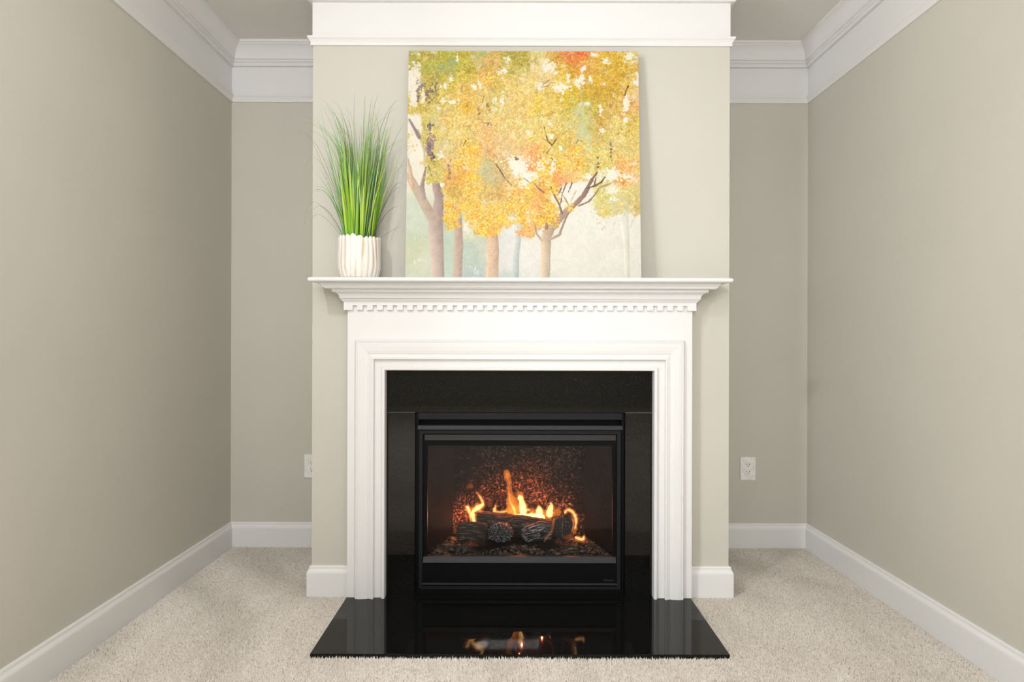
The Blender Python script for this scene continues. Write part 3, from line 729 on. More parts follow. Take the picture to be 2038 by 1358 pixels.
pot()
bm = bmesh.new(); bmesh.ops.create_circle(bm, cap_ends=True, segments=40, radius=.071); bmesh.ops.translate(bm, verts=bm.verts, vec=(PX, PY, SHZ1 + .138))
ext = bmesh.ops.extrude_face_region(bm, geom=bm.faces[:]); bmesh.ops.translate(bm, verts=[v for v in ext['geom'] if isinstance(v, bmesh.types.BMVert)], vec=(0, 0, -.02))
from_bm('soil', bm, M_SOIL, pg)
def blade_mat(name, c0, c1, c2):
    m, nt, b = new_mat(name)
    a = N(nt, 'ShaderNodeAttribute'); a.attribute_name = 'along'
    r = ramp(nt, a.outputs['Fac'], [(0, c0), (.45, c1), (1, c2)]); nt.links.new(r.outputs[0], b.inputs['Base Color'])
    b.inputs['Roughness'].default_value = .42
    b.inputs['Specular IOR Level'].default_value = .5
    return m
BM = [blade_mat('lime_blade', srgb(140, 186, 26), srgb(170, 200, 48), srgb(160, 196, 110)),
      blade_mat('green_blade', srgb(84, 156, 24), srgb(108, 164, 40), srgb(110, 176, 100)),
      blade_mat('dark_blade', srgb(34, 66, 16), srgb(58, 84, 22), srgb(98, 112, 60)),
      blade_mat('pale_blade', srgb(160, 200, 90), srgb(170, 205, 110), srgb(176, 206, 130)),
      blade_mat('mint_blade', srgb(96, 170, 90), srgb(104, 172, 96), srgb(110, 178, 120)),
      blade_mat('brown_green_hair', srgb(110, 112, 50), srgb(112, 110, 62), srgb(140, 136, 100))]
def blade(base, pts_, w0, mat, twist):
    """pts_: offsets from base, quadratic control (mid, tip)"""
    n = 10; V, Fc, A = [], [], []
    b0 = Vector(base); m_, t_ = Vector(pts_[0]), Vector(pts_[1])
    side0 = Vector((math.cos(twist), math.sin(twist), 0))
    prev = None
    for i in range(n + 1):
        t = i / n
        p = b0 * (1-t)**2 + 2 * t * (1-t) * (b0 + m_) + t * t * (b0 + t_)
        d = (-2 * (1-t) * b0 + 2 * (1-2*t) * (b0 + m_) + 2 * t * (b0 + t_)).normalized()
        s = (side0 - d * side0.dot(d)); s = s.normalized() if s.length > 1e-4 else Vector((1, 0, 0))
        nn = d.cross(s)
        w = w0 * (1 - t ** 2.2) * (.75 + .25 * math.sin(min(1, t * 2.2) * PI / 2)) + .00035
        p.y = min(p.y, YC - .006)
        V += [p - s * w / 2, p + nn * w * .16, p + s * w / 2]; A += [t] * 3
    for i in range(n):
        a = 3 * i; Fc += [(a, a+1, a+4, a+3), (a+1, a+2, a+5, a+4)]
    o = mesh_obj('blade', V, Fc, mat, pg, True)
    at = o.data.attributes.new('along', 'FLOAT', 'POINT'); at.data.foreach_set('value', np.array(A, np.float32))
zb_ = SHZ1 + .135
def add_blades():
    R_ = random.Random(11)
    def base(rmax=.052):
        a = R_.uniform(0, 2 * PI); r = rmax * math.sqrt(R_.random()); return r * math.cos(a), r * math.sin(a) * .9
    # broad upright blades
    for i in range(92):
        bx, by = base(.056)
        h = R_.uniform(.20, .45); fan = bx * R_.uniform(.6, 1.2) * (h / .3) + R_.uniform(-.012, .012)
        blade((PX + bx, PY + by, zb_), [(fan * .45, by * .1, h * .55), (fan, by * .3, h)], R_.uniform(.006, .0115), R_.choice([BM[0], BM[0], BM[0], BM[1], BM[2], BM[2], BM[3]]), R_.uniform(-.6, .6))
    # narrow long blades with arching tips
    for i in range(120):
        bx, by = base(.055)
        h = R_.uniform(.28, .50); fan = bx * R_.uniform(.8, 1.7) + R_.uniform(-.04, .04)
        if R_.random() < .25: fan *= 1.5
        blade((PX + bx, PY + by, zb_), [(fan * .32, by * .15, h * .6), (fan, by * .4 - R_.random() * .03, h)], R_.uniform(.0022, .0048), R_.choice([BM[0], BM[1], BM[1], BM[2], BM[0], BM[3], BM[4]]), R_.uniform(-1, 1))
    # tall fine tips and drooping hairs
    for i in range(56):
        bx, by = base(.045)
        h = R_.uniform(.40, .60); side = R_.choice((-1, 1)); reach = side * R_.uniform(.02, .17) * (.6 if h > .52 else 1.0)
        if bx * side < 0: bx = -bx
        blade((PX + bx, PY + by, zb_), [(reach * .05, 0, h * .95), (reach * 1.25, -R_.random() * .05, h)], R_.uniform(.0013, .0026), R_.choice([BM[1], BM[0], BM[5], BM[4], BM[1]]), R_.uniform(-1, 1))
    # hand placed ones read from the photograph: tip pixel, knee pixel
    for (tx, ty, kx, ky, bx, w, mi) in [(590, 268, 640, 245, -.04, .0012, 5), (622, 225, 668, 300, -.04, .0022, 1), (634, 205, 690, 280, -.02, .002, 4), (620, 385, 655, 350, -.045, .0020, 2), (600, 340, 640, 250, -.045, .0009, 5),
            (622, 420, 645, 385, -.045, .0018, 2), (627, 375, 655, 352, -.045, .0018, 1), (806, 372, 785, 330, .045, .0018, 2), (806, 380, 780, 345, .045, .0018, 2), (808, 240, 765, 290, .045, .0018, 5), (805, 415, 770, 395, .045, .0018, 2),
            (787, 198, 755, 240, .03, .0016, 2), (726, 190, 724, 260, .005, .0022, 1), (705, 186, 700, 260, 0, .0015, 2), (688, 210, 722, 270, .01, .0016, 1), (745, 225, 768, 290, .04, .002, 2), (637, 215, 655, 300, -.045, .002, 1),
            (605, 450, 612, 340, -.045, .0008, 5), (607, 265, 640, 300, -.045, .0010, 5), (616, 465, 618, 380, -.045, .0008, 5), (820, 300, 790, 320, .04, .0008, 5), (792, 480, 830, 420, .045, .0006, 5)]:
        Y_ = 2.30; k = Vector(px(kx, ky, 2.32)); t = Vector(px(tx, ty, Y_)); b = Vector((PX + bx, PY - .01, zb_))
        m_ = (k - b) * 1.0; m_ = 2 * (k - .25 * b - .25 * t) - b if False else (k - b)
        blade(b, [m_, t - b], w, BM[mi], .3)
add_blades()

# ------------------------------------------------------------------ painting
def paint_image(NN=600):
    R_ = np.random.default_rng(3)
    img = np.zeros((NN, NN, 3)); yy, xx = np.mgrid[0:NN, 0:NN]
    k = NN / 1322.0
    def U(x, y):
        v = (y - 42) / 1291.0; u = (x - (68 - 22 * v)) / (1322 + 40 * v); return u * NN, v * NN
    def vnoise(sc, seed):
        r = np.random.default_rng(seed); g = r.random((int(NN / sc) + 3, int(NN / sc) + 3))
        y = yy / sc; x = xx / sc; y0 = y.astype(int); x0 = x.astype(int); fy = y - y0; fx = x - x0; fy = fy*fy*(3-2*fy); fx = fx*fx*(3-2*fx)
        return (g[y0, x0]*(1-fx)+g[y0, x0+1]*fx)*(1-fy)+(g[y0+1, x0]*(1-fx)+g[y0+1, x0+1]*fx)*fy
    nzA = vnoise(40, 1); nzB = vnoise(12, 2); nzC = vnoise(4, 3); nzD = vnoise(2.2, 4)
    # wash background
    bgp = [(110,200,236,226,212),(110,600,234,226,212),(100,800,226,222,206),(300,750,232,226,214),(110,960,200,208,192),(90,1100,192,202,184),(110,1180,196,200,168),(120,1300,206,210,188),(160,1250,204,208,190),(300,1010,180,196,178),(300,1150,178,196,178),(300,1300,188,202,192),
           (420,1050,212,212,196),(440,1180,178,190,180),(430,1290,176,188,186),(480,1130,192,196,178),(490,1300,184,192,190),(620,1050,216,214,214),(620,1200,216,214,212),(760,1200,220,218,214),(800,1000,222,218,208),(980,1100,222,218,211),(1100,1250,218,214,206),(1250,1100,220,216,208),
           (1380,1250,218,214,206),(1000,850,226,222,214),(1150,1000,224,221,214),(700,700,228,222,210),(1230,780,226,222,210),(900,200,230,224,212),(1320,400,232,226,214)]
    num = np.zeros((NN, NN, 3)); den = np.zeros((NN, NN))
    for x, y, r, g, b in bgp:
        u, v = U(x, y); w = 1 / (((xx + (nzB - .5) * 30 - u) ** 2 + (yy + (nzA - .5) * 40 - v) ** 2) / (NN * NN) + .0006) ** 1.6
        num += w[..., None] * np.array((r, g, b)); den += w
    img = num / den[..., None]
    img += (nzC[..., None] - .5) * 7 + (nzB[..., None] - .5) * 7
    def poly(pts, col, colB=None, alpha=1.0, rough=1.5, side=.18):
        """tapered painted limb; shading tone changes from its lit to its far edge as painted"""
        nonlocal img
        Q = [(*U(x, y), w * k / 2) for x, y, w in pts]
        best = np.full((NN, NN), 1e9); sd = np.zeros((NN, NN)); tt = np.zeros((NN, NN)); n = len(Q) - 1
        for i in range(n):
            (x0, y0, w0), (x1, y1, w1) = Q[i], Q[i+1]; m = max(w0, w1) + 6
            xa, xb = int(max(0, min(x0, x1) - m)), int(min(NN, max(x0, x1) + m + 1)); ya, yb = int(max(0, min(y0, y1) - m)), int(min(NN, max(y0, y1) + m + 1))
            if xa >= xb or ya >= yb: continue
            X, Y = xx[ya:yb, xa:xb], yy[ya:yb, xa:xb]; dx, dy = x1 - x0, y1 - y0; L2 = dx*dx + dy*dy + 1e-9
            t = np.clip(((X-x0)*dx + (Y-y0)*dy) / L2, 0, 1); px_, py_ = X - x0 - t*dx, Y - y0 - t*dy
            dist = np.hypot(px_, py_); w = w0 + (w1 - w0) * t + (nzC[ya:yb, xa:xb] - .5) * rough + (nzB[ya:yb, xa:xb] - .5) * rough
            r = dist - w; s = px_ / np.maximum(w, 1)
            sub = best[ya:yb, xa:xb]; mk = r < sub; sub[mk] = r[mk]; sd[ya:yb, xa:xb][mk] = s[mk]; tt[ya:yb, xa:xb][mk] = ((i + t) / n)[mk]
        a = np.clip(.5 - best, 0, 1) * alpha
        c = np.array(col, float)[None, None] * (1 - tt[..., None]) + np.array(colB if colB else col, float)[None, None] * tt[..., None]
        c = c * (1 - side * np.clip(sd, -1, 1)[..., None] * .6) + (nzC[..., None] - .5) * 9 + (nzB[..., None] - .5) * 10
        img = img * (1 - a[..., None]) + c * a[..., None]
    # trunks
    poly([(1325,1340,30),(1322,1150,32),(1312,1040,44),(1300,960,60)], (212,208,194), (216,214,204), .75)
    poly([(1340,1040,12),(1375,960,16)], (214,208,196), None, .7)
    poly([(681,1340,36),(684,1200,36),(692,1110,42),(692,1010,60)], (180,186,186), (206,208,206), .9)
    poly([(345,1340,52),(352,1150,54),(352,1050,46),(345,940,46)], (190,170,156), (176,150,140))
    poly([(545,1340,68),(552,1180,68),(548,1060,60),(560,990,34)], (208,182,158), (196,162,136))
    poly([(572,1060,10),(575,960,10)], (150,122,112))
    poly([(236,1340,70),(228,1160,76),(222,1040,84),(232,960,64),(245,880,58)], (196,176,168), (164,142,136), 1, 1.5, .25)
    poly([(248,900,58),(228,830,48),(216,770,36),(214,740,30)], (164,142,136), (160,136,132), 1, 1.5, .25)
    poly([(212,1010,60),(165,930,58),(118,850,52),(85,790,46),(66,755,36)], (184,164,150), (196,176,156), 1, 1.5, .1)
    poly([(90,830,24),(72,720,22),(60,660,14)], (206,176,146), (200,180,160))
    poly([(150,880,30),(142,820,26),(155,760,16),(165,710,9)], (176,156,146), (140,116,112))
    poly([(205,660,44),(192,600,46),(184,540,34),(180,500,20)], (140,112,124), (130,112,118), 1, 9)
    poly([(160,680,12),(155,620,12),(140,560,14),(120,500,14)], (196,180,150), (200,190,160))
    poly([(128,540,22),(100,490,18),(70,440,12)], (140,120,132), (150,134,134))
    poly([(184,340,36),(190,290,48),(196,250,34)], (116,98,104), (120,104,108), 1, 12)
    poly([(222,300,10),(225,230,10)], (104,88,92), None, 1, 6)
    poly([(122,360,12),(126,290,14),(132,240,30),(100,180,10)], (126,108,110), (150,130,124), 1, 4)
    poly([(135,245,16),(150,180,12),(158,140,10)], (150,134,130), (160,150,140)); poly([(165,240,14),(170,180,14)], (140,124,120))
    poly([(120,370,6),(72,310,5)], (130,106,106)); poly([(105,360,6),(80,340,7)], (140,96,90))
    poly([(272,985,6),(285,900,9),(292,800,9),(302,730,14),(330,680,12)], (96,96,120), (150,110,90), 1, 2)
    # white underpainting gaps are left in the canopy; palette-knife strokes
    def stroke(u, v, a, b, ang, col, alpha=.9, rough=.55):
        m = int(max(a, b) + 2); xa, xb, ya, yb = int(u - m), int(u + m + 1), int(v - m), int(v + m + 1)
        xa, ya = max(0, xa), max(0, ya); xb, yb = min(NN, xb), min(NN, yb)
        if xa >= xb or ya >= yb: return
        X, Y = xx[ya:yb, xa:xb] - u, yy[ya:yb, xa:xb] - v; c, s = math.cos(ang), math.sin(ang)
        p, q = (X*c + Y*s) / a, (-X*s + Y*c) / b
        ox, oy = R_.integers(0, NN - 60, 2)
        nz = nzD[oy:oy + (yb - ya), ox:ox + (xb - xa)] * .5 + nzC[oy:oy + (yb - ya), ox:ox + (xb - xa)] * .5
        r = np.sqrt(p*p + q*q) + (nz - .5) * rough * 2
        al = np.clip((1 - r) * min(a, b) * .8, 0, 1) * alpha
        cc = np.array(col)[None, None] * (1 + (nz[..., None] - .5) * .10)
        img[ya:yb, xa:xb] = img[ya:yb, xa:xb] * (1 - al[..., None]) + cc * al[..., None]
    rows = {
     70: [(90,170,165,80),(180,178,160,50),(300,172,166,46),(400,186,170,58),(480,172,172,110),(560,198,168,84),(640,162,150,60),(720,166,148,54),(820,216,198,130),(920,204,158,70),(1000,228,128,60),(1060,222,96,62),(1150,216,168,62),(1250,212,168,52),(1350,216,192,120)],
     130: [(200,168,166,70),(300,160,168,112),(400,180,168,50),(500,206,168,90),(560,222,168,102),(640,178,172,82),(720,198,182,104),(850,226,212,172),(960,204,164,52),(1030,218,142,42),(1100,216,172,92),(1200,208,166,42),(1300,206,166,46),(1370,206,164,62)],
     210: [(180,184,168,80),(280,192,172,62),(380,202,176,62),(480,222,178,92),(520,240,168,52),(580,192,168,62),(680,216,192,112),(780,222,192,122),(860,226,198,142),(960,226,196,92),(1050,208,168,42),(1150,202,162,50),(1250,202,158,50),(1340,216,182,92)],
     290: [(235,200,178,80),(280,202,182,82),(380,222,178,92),(480,216,182,112),(560,202,182,102),(680,226,192,112),(780,226,196,112),(880,212,182,82),(980,202,168,34),(1080,198,162,42),(1200,192,152,42),(1300,202,154,62),(1370,220,190,130)],
     370: [(90,202,178,82),(180,206,182,82),(300,212,186,102),(400,226,178,62),(520,206,182,102),(620,212,186,112),(720,226,188,112),(820,222,188,82),(900,216,186,92),(1000,192,176,72),(1060,188,190,142),(1150,192,168,62),(1250,206,168,82),(1340,226,168,102)],
     450: [(100,192,176,72),(200,202,190,132),(300,222,192,112),(400,226,192,112),(500,222,182,112),(600,222,192,112),(700,216,192,122),(800,216,192,102),(900,222,202,132),(1000,212,192,112),(1080,192,190,132),(1180,202,168,82),(1280,216,190,102),(1370,202,176,72)],
     530: [(175,202,182,92),(230,216,192,112),(330,216,192,112),(430,216,192,112),(530,226,174,112),(630,216,182,122),(730,222,196,122),(800,222,196,112),(900,212,182,82),(1000,206,176,92),(1060,188,194,152),(1150,198,168,82),(1250,216,196,122),(1370,216,190,102)],
     610: [(250,206,190,142),(320,212,190,132),(400,246,178,42),(450,246,182,52),(530,222,174,112),(620,216,182,132),(700,222,184,122),(780,236,158,92),(860,226,190,102),(940,206,182,92),(1020,240,182,52),(1100,206,182,92),(1200,212,190,112),(1300,216,196,122),(1370,216,190,112)],
     690: [(210,196,178,82),(250,204,184,90),(310,222,172,112),(360,240,172,32),(430,236,186,82),(520,192,182,132),(600,202,172,112),(780,236,152,92),(850,246,182,32),(940,246,182,42),(1040,240,176,52),(1120,206,186,102),(1200,216,196,112),(1300,230,168,92),(1370,226,182,112)],
     770: [(215,196,180,92),(320,216,160,80),(360,228,162,62),(430,246,182,32),(520,192,176,122),(600,192,168,122),(670,232,190,120),(840,240,172,42),(930,236,154,82),(1000,230,178,110),(1290,228,168,92),(1370,226,190,132)],
     850: [(330,206,172,72),(430,246,186,42),(520,202,172,92),(600,206,168,92),(680,230,176,92),(760,236,182,72),(850,230,154,72),(890,236,168,52),(1185,206,196,122),(1300,214,200,140),(1370,206,192,122)],
     930: [(300,246,182,42),(400,236,186,72),(470,248,190,42),(560,226,182,82),(640,246,182,42),(720,240,176,52),(800,230,168,92),(880,240,172,42),(1190,206,192,112),(1150,210,200,140),(1270,206,192,142),(1380,202,178,112)],
     1000: [(310,226,182,72),(450,250,190,42),(520,248,186,52),(600,236,176,42),(730,240,172,42),(820,240,176,52),(900,246,182,32)],
     1060: [(500,248,186,52),(550,240,172,72),(770,236,168,92)] }
    pts = [(x, y, c1, c2, c3) for y, row in rows.items() for x, c1, c2, c3 in row]
    # broad soft dabs
    order = []
    for (x, y, r, g, b) in pts:
        bright = (r >= 235 and b <= 60)
        if bright: r, g, b = 226, 186, 96
        edge = y >= 930 or (y >= 690 and x < 260)
        for _ in range(30 if not edge else 16): order.append((x, y, r, g, b, 0, bright))
        for _ in range(36): order.append((x, y, r, g, b, 1, bright))
        if bright:
            for _ in range(46): order.append((x, y, r, g, b, 2, bright))
    order0 = [o for o in order if o[5] == 0]; order1 = [o for o in order if o[5] == 1]; order2 = [o for o in order if o[5] == 2]
    for grp in (order0, order1, order2):
        R_.shuffle(grp)
    def lightroom(grp):
        for x, y, r, g, b, kind, bright in grp:
            x, y, r, g, b, kind = int(x), int(y), float(r), float(g), float(b), int(kind)
            if kind == 0:
                jx, jy = R_.normal(0, 34 if y < 660 else 25, 2); a, bb = R_.uniform(9, 22), R_.uniform(6, 15); dl = R_.normal(0, 7); al = .8
            elif kind == 1:
                jx, jy = R_.normal(0, 40 if y < 660 else 28, 2); a, bb = R_.uniform(5, 18), R_.uniform(3, 10); dl = R_.normal(0, 7); al = .5
            else:
                jx, jy = R_.normal(0, 20, 2); a, bb = R_.uniform(2, 6), R_.uniform(1.5, 4); dl = 0; al = .9
            X0, Y0 = x + jx, y + jy
            if Y0 > 1095 or (X0 > 1000 and Y0 > 985) or (X0 < 150 and Y0 > 395) : continue
            if 935 < X0 < 1150 and 785 < Y0: continue
            if 790 < X0 < 850 and 1050 < Y0: continue
            if X0 < 270 and Y0 > 790: continue
            if 640 < X0 < 760 and 640 < Y0 < 800 and kind < 2 and R_.random() < .8: continue
            if kind == 2:
                c = [(255, 214, 60), (252, 196, 30), (246, 176, 20), (232, 150, 30), (255, 226, 110), (238, 140, 50)][R_.integers(0, 6)]
            else:
                c = (r + dl + R_.normal(0, 5), g + dl + R_.normal(0, 5), b + dl * .9 + R_.normal(0, 9))
                if kind == 1 and R_.random() < .03: c = (232 + R_.normal(0, 6), 226, 206)
                if kind == 1 and R_.random() < .02 and y < 900: c = (c[0] * .8, c[1] * .74, c[2] * .66)
            if kind < 2: c = (c[0] * .88 + 26.5, c[1] * .88 + 23.5, c[2] * .88 + 15)
            u, v = U(X0, Y0)
            stroke(u, v, a * k * 1.5, bb * k * 1.5, R_.uniform(0, PI), c, al, .8 if kind == 0 else .6)
    lightroom(order0); lightroom(order1)
    # bare canvas showing through
    for (x, y, sx, sy, nn) in [(870,130,36,30,60),(940,250,46,20,70),(985,200,8,30,16),(1040,225,22,18,36),(1110,205,10,14,10),(1130,60,20,10,20),(1200,95,22,16,20),(1075,140,8,10,10),(1340,75,28,26,40),(1375,220,20,14,26),(1385,180,10,16,14),(1318,340,14,44,60),(1316,440,10,10,14),
            (1170,375,8,28,20),(1178,500,12,10,10),(1065,150,6,8,6),(112,185,20,70,90),(88,260,14,60,50),(95,330,16,30,40),(150,300,6,50,20),(322,335,22,10,24),(310,200,10,16,12),(442,250,14,14,18),(478,235,10,18,16),(350,90,8,20,8),(885,530,13,12,14),(880,465,8,8,6),(755,515,12,12,12),
            (700,690,56,34,130),(765,760,46,22,80),(830,690,26,30,40),(1240,745,44,26,90),(1235,835,30,20,50),(1235,885,18,8,16),(900,700,12,30,30),(720,800,30,24,24),(275,245,20,20,10),(620,150,12,20,12),(590,170,10,20,10),(640,90,14,12,12),(605,330,8,40,16),(940,600,10,12,10),(1310,760,20,20,20),
            (1345,775,14,20,16),(400,1045,12,26,20),(1060,200,14,30,24),(820,240,24,20,24),(1095,345,16,8,8),(265,330,14,10,10),(240,380,8,20,8),(250,640,14,24,14),(560,330,8,20,8),(905,870,24,24,26),(950,900,26,40,30)]:
        for _ in range(int(nn * 1.5)):
            u, v = U(x + R_.normal(0, sx * .62), y + R_.normal(0, sy * .62)); stroke(u, v, R_.uniform(1.4, 5.5), R_.uniform(1, 3.6), R_.uniform(0, PI), (234 + R_.normal(0, 5), 228 + R_.normal(0, 4), 214 + R_.normal(0, 6)), .9)
    for _ in range(420):      # loose crusty flecks, pale and dark, all over the canopy
        X0, Y0 = R_.uniform(90, 1380), R_.uniform(50, 860)
        if (X0 < 260 and Y0 > 420) or (X0 > 930 and Y0 > 700): continue
        dk = R_.random() < .38; c = (132, 104, 48) if dk else (238, 230, 206)
        for _k in range(3):
            u, v = U(X0 + R_.normal(0, 7), Y0 + R_.normal(0, 7)); stroke(u, v, R_.uniform(.8, 2.6), R_.uniform(.6, 1.5), R_.uniform(0, PI), c, .7 if dk else .85)
    # cool and dark accents
    for (x, y, sx, sy, nn, c) in [(1060,510,24,22,20,(192,200,172)),(1060,370,20,18,16,(192,200,160)),(480,60,40,8,20,(160,172,140)),(320,110,24,14,20,(150,176,130)),(260,140,20,16,16,(140,160,130)),(500,720,46,34,50,(180,186,160)),(660,985,20,14,12,(176,190,170)),(1260,890,40,30,40,(206,206,160)),
            (195,285,26,50,70,(108,92,100)),(225,260,6,40,26,(90,78,84)),(190,560,24,50,60,(128,104,118)),(140,240,16,14,18,(130,110,110)),(200,470,14,8,12,(90,84,70)),(520,360,8,16,14,(120,96,50)),(530,460,10,10,8,(120,110,60)),(685,660,10,8,14,(120,92,30)),(1230,600,3,50,16,(90,76,60)),(1155,700,4,20,8,(90,76,50)),
            (1170,450,20,40,30,(180,140,40)),(1330,500,50,30,20,(180,150,40)),(470,400,6,30,10,(150,120,60)),(1060,60,30,8,24,(222,104,66)),(1030,140,22,50,50,(218,150,40)),(780,640,18,44,34,(232,162,104)),(950,780,14,14,16,(226,160,120)),(1320,730,26,34,50,(230,160,80)),(840,950,50,60,24,(232,166,84)),
            (545,840,40,50,30,(200,166,120)),(395,385,20,14,20,(244,184,50)),(490,430,20,10,14,(196,176,90)),(70,540,12,30,14,(222,196,110)),(90,600,24,24,16,(224,200,130)),(285,790,12,30,20,(226,160,80)),(120,1120,60,20,16,(206,206,160)),(120,1230,30,8,10,(222,222,204)),(440,1240,40,60,26,(190,196,190)),(450,1290,20,20,16,(222,226,224)),
            (420,1110,30,30,18,(206,206,170)),(1150,900,30,70,60,(210,200,130)),(1220,960,26,20,26,(210,198,130)),(1180,1030,40,30,10,(214,196,160))]:
        for _ in range(nn):
            u, v = U(x + R_.normal(0, sx * .7), y + R_.normal(0, sy * .7)); d = R_.normal(0, 8)
            stroke(u, v, R_.uniform(1.2, 5), R_.uniform(1, 3), R_.uniform(0, PI), (c[0] + d, c[1] + d, c[2] + d), .75, .9)
    # ragged dark trunk showing between the leaves on the left
    for (x, y, sx, sy, nn, c) in [(185,600,16,40,70,(118,98,112)),(205,650,14,18,30,(96,78,92)),(188,480,8,26,22,(112,98,100)),(122,300,10,40,30,(124,106,108)),(205,560,10,30,16,(150,130,140)),(300,740,10,40,26,(140,110,90)),(1150,150,2,2,2,(200,160,60))]:
        for _ in range(nn):
            u, v = U(x + R_.normal(0, sx * .6), y + R_.normal(0, sy * .6)); d = R_.normal(0, 9)
            stroke(u, v, R_.uniform(1.5, 5), R_.uniform(1, 2.6), R_.normal(PI / 2, .4), (c[0] + d, c[1] + d, c[2] + d), .85, .8)
    # branches of the small tree
    poly([(850,1340,58),(855,1200,54),(856,1120,62),(858,1090,52)], (206,188,166), (194,174,152), 1, 1.5, .22)
    poly([(862,1110,46),(885,1050,46),(930,1000,42),(985,950,38),(1030,912,28),(1072,870,28),(1098,820,22),(1120,780,17),(1152,735,9)], (188,164,144), (120,92,84), 1, 2, .15)
    poly([(882,1112,16),(935,1085,16),(955,1030,11),(985,965,8)], (184,164,146), (140,116,100))
    poly([(832,1118,12),(802,1080,12),(790,1020,7)], (190,172,150), (150,130,110)); poly([(812,1070,6),(808,1030,6)], (200,180,160))
    poly([(948,965,16),(935,920,10),(912,880,9),(892,840,8),(886,820,6)], (140,112,98), (110,84,80))
    poly([(940,920,5),(950,860,6),(975,795,5)], (120,92,84)); poly([(985,850,3),(1008,795,5)], (90,74,72)); poly([(928,860,5),(946,825,6)], (110,88,84))
    poly([(995,935,7),(970,890,7),(945,850,6)], (160,140,90)); poly([(1000,900,5),(1030,840,4)], (190,160,100))
    poly([(1096,826,8),(1140,812,10),(1175,792,10),(1198,762,6)], (110,78,60), (90,66,54)); poly([(1135,812,6),(1142,780,8),(1145,765,5)], (120,88,60))
    poly([(1045,925,10),(1105,900,9),(1148,850,8),(1165,822,7),(1225,800,5),(1250,788,6)], (140,112,94), (150,140,90))
    poly([(1098,850,5),(1108,825,6)], (120,92,80)); poly([(845,850,9),(815,830,10),(790,800,6)], (110,84,76), (160,140,120))
    poly([(660,810,6),(620,770,7),(595,730,9),(568,688,6)], (120,90,66), (120,96,70)); poly([(770,800,4),(730,770,3)], (140,110,100))
    poly([(893,585,8),(868,560,8),(855,520,4),(847,478,5)], (110,76,60), (80,56,44)); poly([(888,590,6),(925,535,5)], (120,84,60)); poly([(868,560,4),(840,545,3)], (120,90,50)); poly([(885,600,4),(860,630,3)], (120,90,50))
    poly([(1018,600,3),(1042,552,4)], (110,80,50)); poly([(1312,296,7),(1318,270,6),(1330,242,7)], (60,50,56)); poly([(888,655,4),(915,690,4)], (110,92,100))
    poly([(860,1050,18),(862,990,10)], (150,118,90)); poly([(820,960,4),(850,1000,6)], (130,110,80)); poly([(200,760,4),(180,700,4)], (130,112,90))
    poly([(900,240,3),(830,250,3)], (130,110,80)); poly([(880,205,3),(835,240,3)], (130,110,90)); poly([(500,300,4),(490,340,4)], (150,120,60)); poly([(395,560,4),(380,590,4)], (90,84,50))
    lightroom(order2)
    for x, y, s_ in ((1000,935,24), (905,1020,34), (860,1000,30)):
        for _ in range(70):
            u, v = U(x + R_.normal(0, s_ * .6), y + R_.normal(0, s_ * .5)); c = [(255, 214, 60), (250, 190, 30), (236, 156, 20), (255, 230, 120)][R_.integers(0, 4)]
            stroke(u, v, R_.uniform(1.2, 3), R_.uniform(1, 2), R_.uniform(0, PI), c, .9)
    sat = np.clip((img.max(2) - img.min(2) - 45) / 60, 0, 1)
    crust = ((nzD - .5) * .20 + (nzC - .5) * .16 + (vnoise(1.3, 9) - .5) * .14) * sat
    img = img * (1 + crust[..., None]) + (nzD[..., None] - .5) * 5
    img = img * np.array((.95, .948, .93)) + sat[..., None] * np.array((0, 0, 3))
    return np.clip(img, 0, 255)
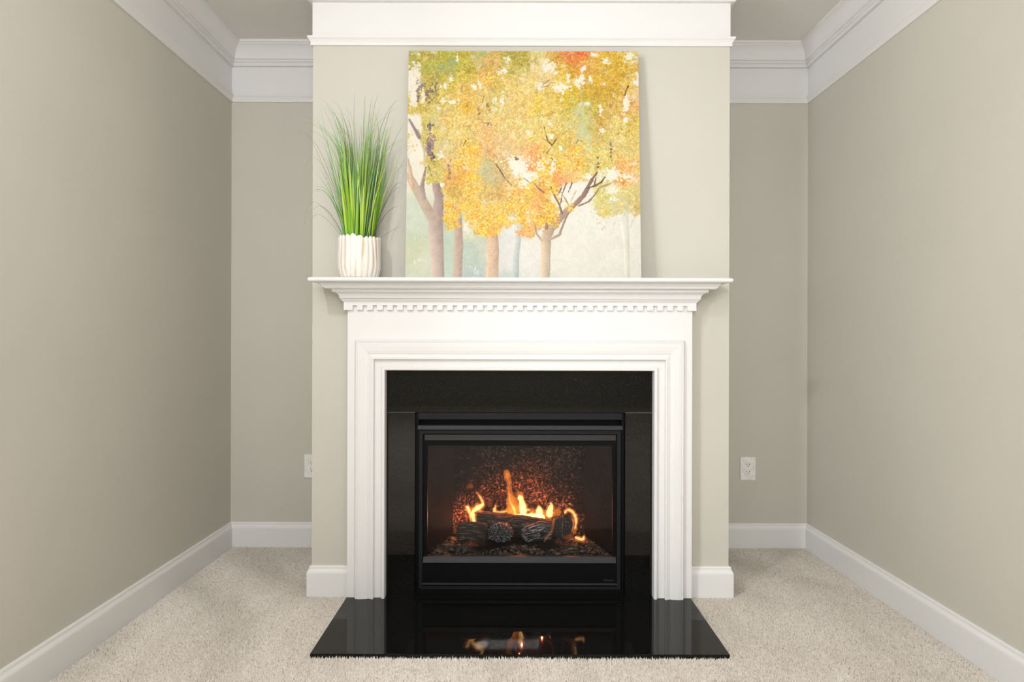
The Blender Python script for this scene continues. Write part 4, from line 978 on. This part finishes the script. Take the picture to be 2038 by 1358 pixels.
def painting():
    NN = 600; img = paint_image(NN)
    Wd, Ht, th = .9405, .9445, .022
    zb, yb = SHZ1 + .0005, 2.322
    ytop = 2.3905; lean = math.asin((ytop - yb) / Ht)
    xc = (X_(806, 2.322) + X_(1276, 2.322)) / 2
    e = empty('canvas_painting', (xc, yb, zb)); e.rotation_euler = (-lean, 0, 0)
    tag(e, 'unframed square canvas painting of golden autumn trees leaning on the chimney', 'painting')
    lin = np.where(img / 255 <= .04045, img / 255 / 12.92, ((img / 255 + .055) / 1.055) ** 2.4)
    xs = np.linspace(-Wd / 2, Wd / 2, NN); zs = np.linspace(Ht, 0, NN)
    gx, gz = np.meshgrid(xs, zs); lum = img.mean(2); rel = np.zeros_like(lum); rel[1:-1, 1:-1] = (np.abs(lum[1:-1, 2:] - lum[1:-1, :-2]) + np.abs(lum[2:, 1:-1] - lum[:-2, 1:-1])) / 255
    V = np.stack([gx, -.0003 * np.clip(rel * 2, 0, 1), gz], -1).reshape(-1, 3).astype(np.float32)
    idx = np.arange(NN * NN).reshape(NN, NN); Q = np.stack([idx[1:, :-1], idx[1:, 1:], idx[:-1, 1:], idx[:-1, :-1]], -1).reshape(-1, 4)
    me = bpy.data.meshes.new('painted_canvas'); me.vertices.add(NN * NN); me.vertices.foreach_set('co', V.reshape(-1))
    me.loops.add(Q.size); me.loops.foreach_set('vertex_index', Q.reshape(-1).astype(np.int32))
    me.polygons.add(len(Q)); me.polygons.foreach_set('loop_start', np.arange(0, Q.size, 4, dtype=np.int32)); me.polygons.foreach_set('loop_total', np.full(len(Q), 4, np.int32))
    ca = me.color_attributes.new('paint', 'FLOAT_COLOR', 'POINT')
    ca.data.foreach_set('color', np.concatenate([lin.reshape(-1, 3), np.ones((NN * NN, 1))], 1).astype(np.float32).reshape(-1))
    m, nt, b = new_mat('oil_paint_on_canvas'); a = N(nt, 'ShaderNodeAttribute'); a.attribute_name = 'paint'
    nt.links.new(a.outputs['Color'], b.inputs['Base Color']); b.inputs['Roughness'].default_value = .55; b.inputs['Specular IOR Level'].default_value = .3
    n = noise_node(nt, 420, 3, .7, coord(nt)); bump(nt, b, n.outputs[0], .12, .0005)
    me.materials.append(m); me.update(); me.validate()
    o = bpy.data.objects.new('painted_canvas', me); COL.objects.link(o); o.parent = e
    bm = bmesh.new(); add_box(bm, -Wd / 2 - .0004, Wd / 2 + .0004, .0002, th, 0, Ht + .0004)
    s = from_bm('stretcher_edge', bm, simple('canvas_edge', srgb(186, 172, 146), .8)); s.parent = e
painting()
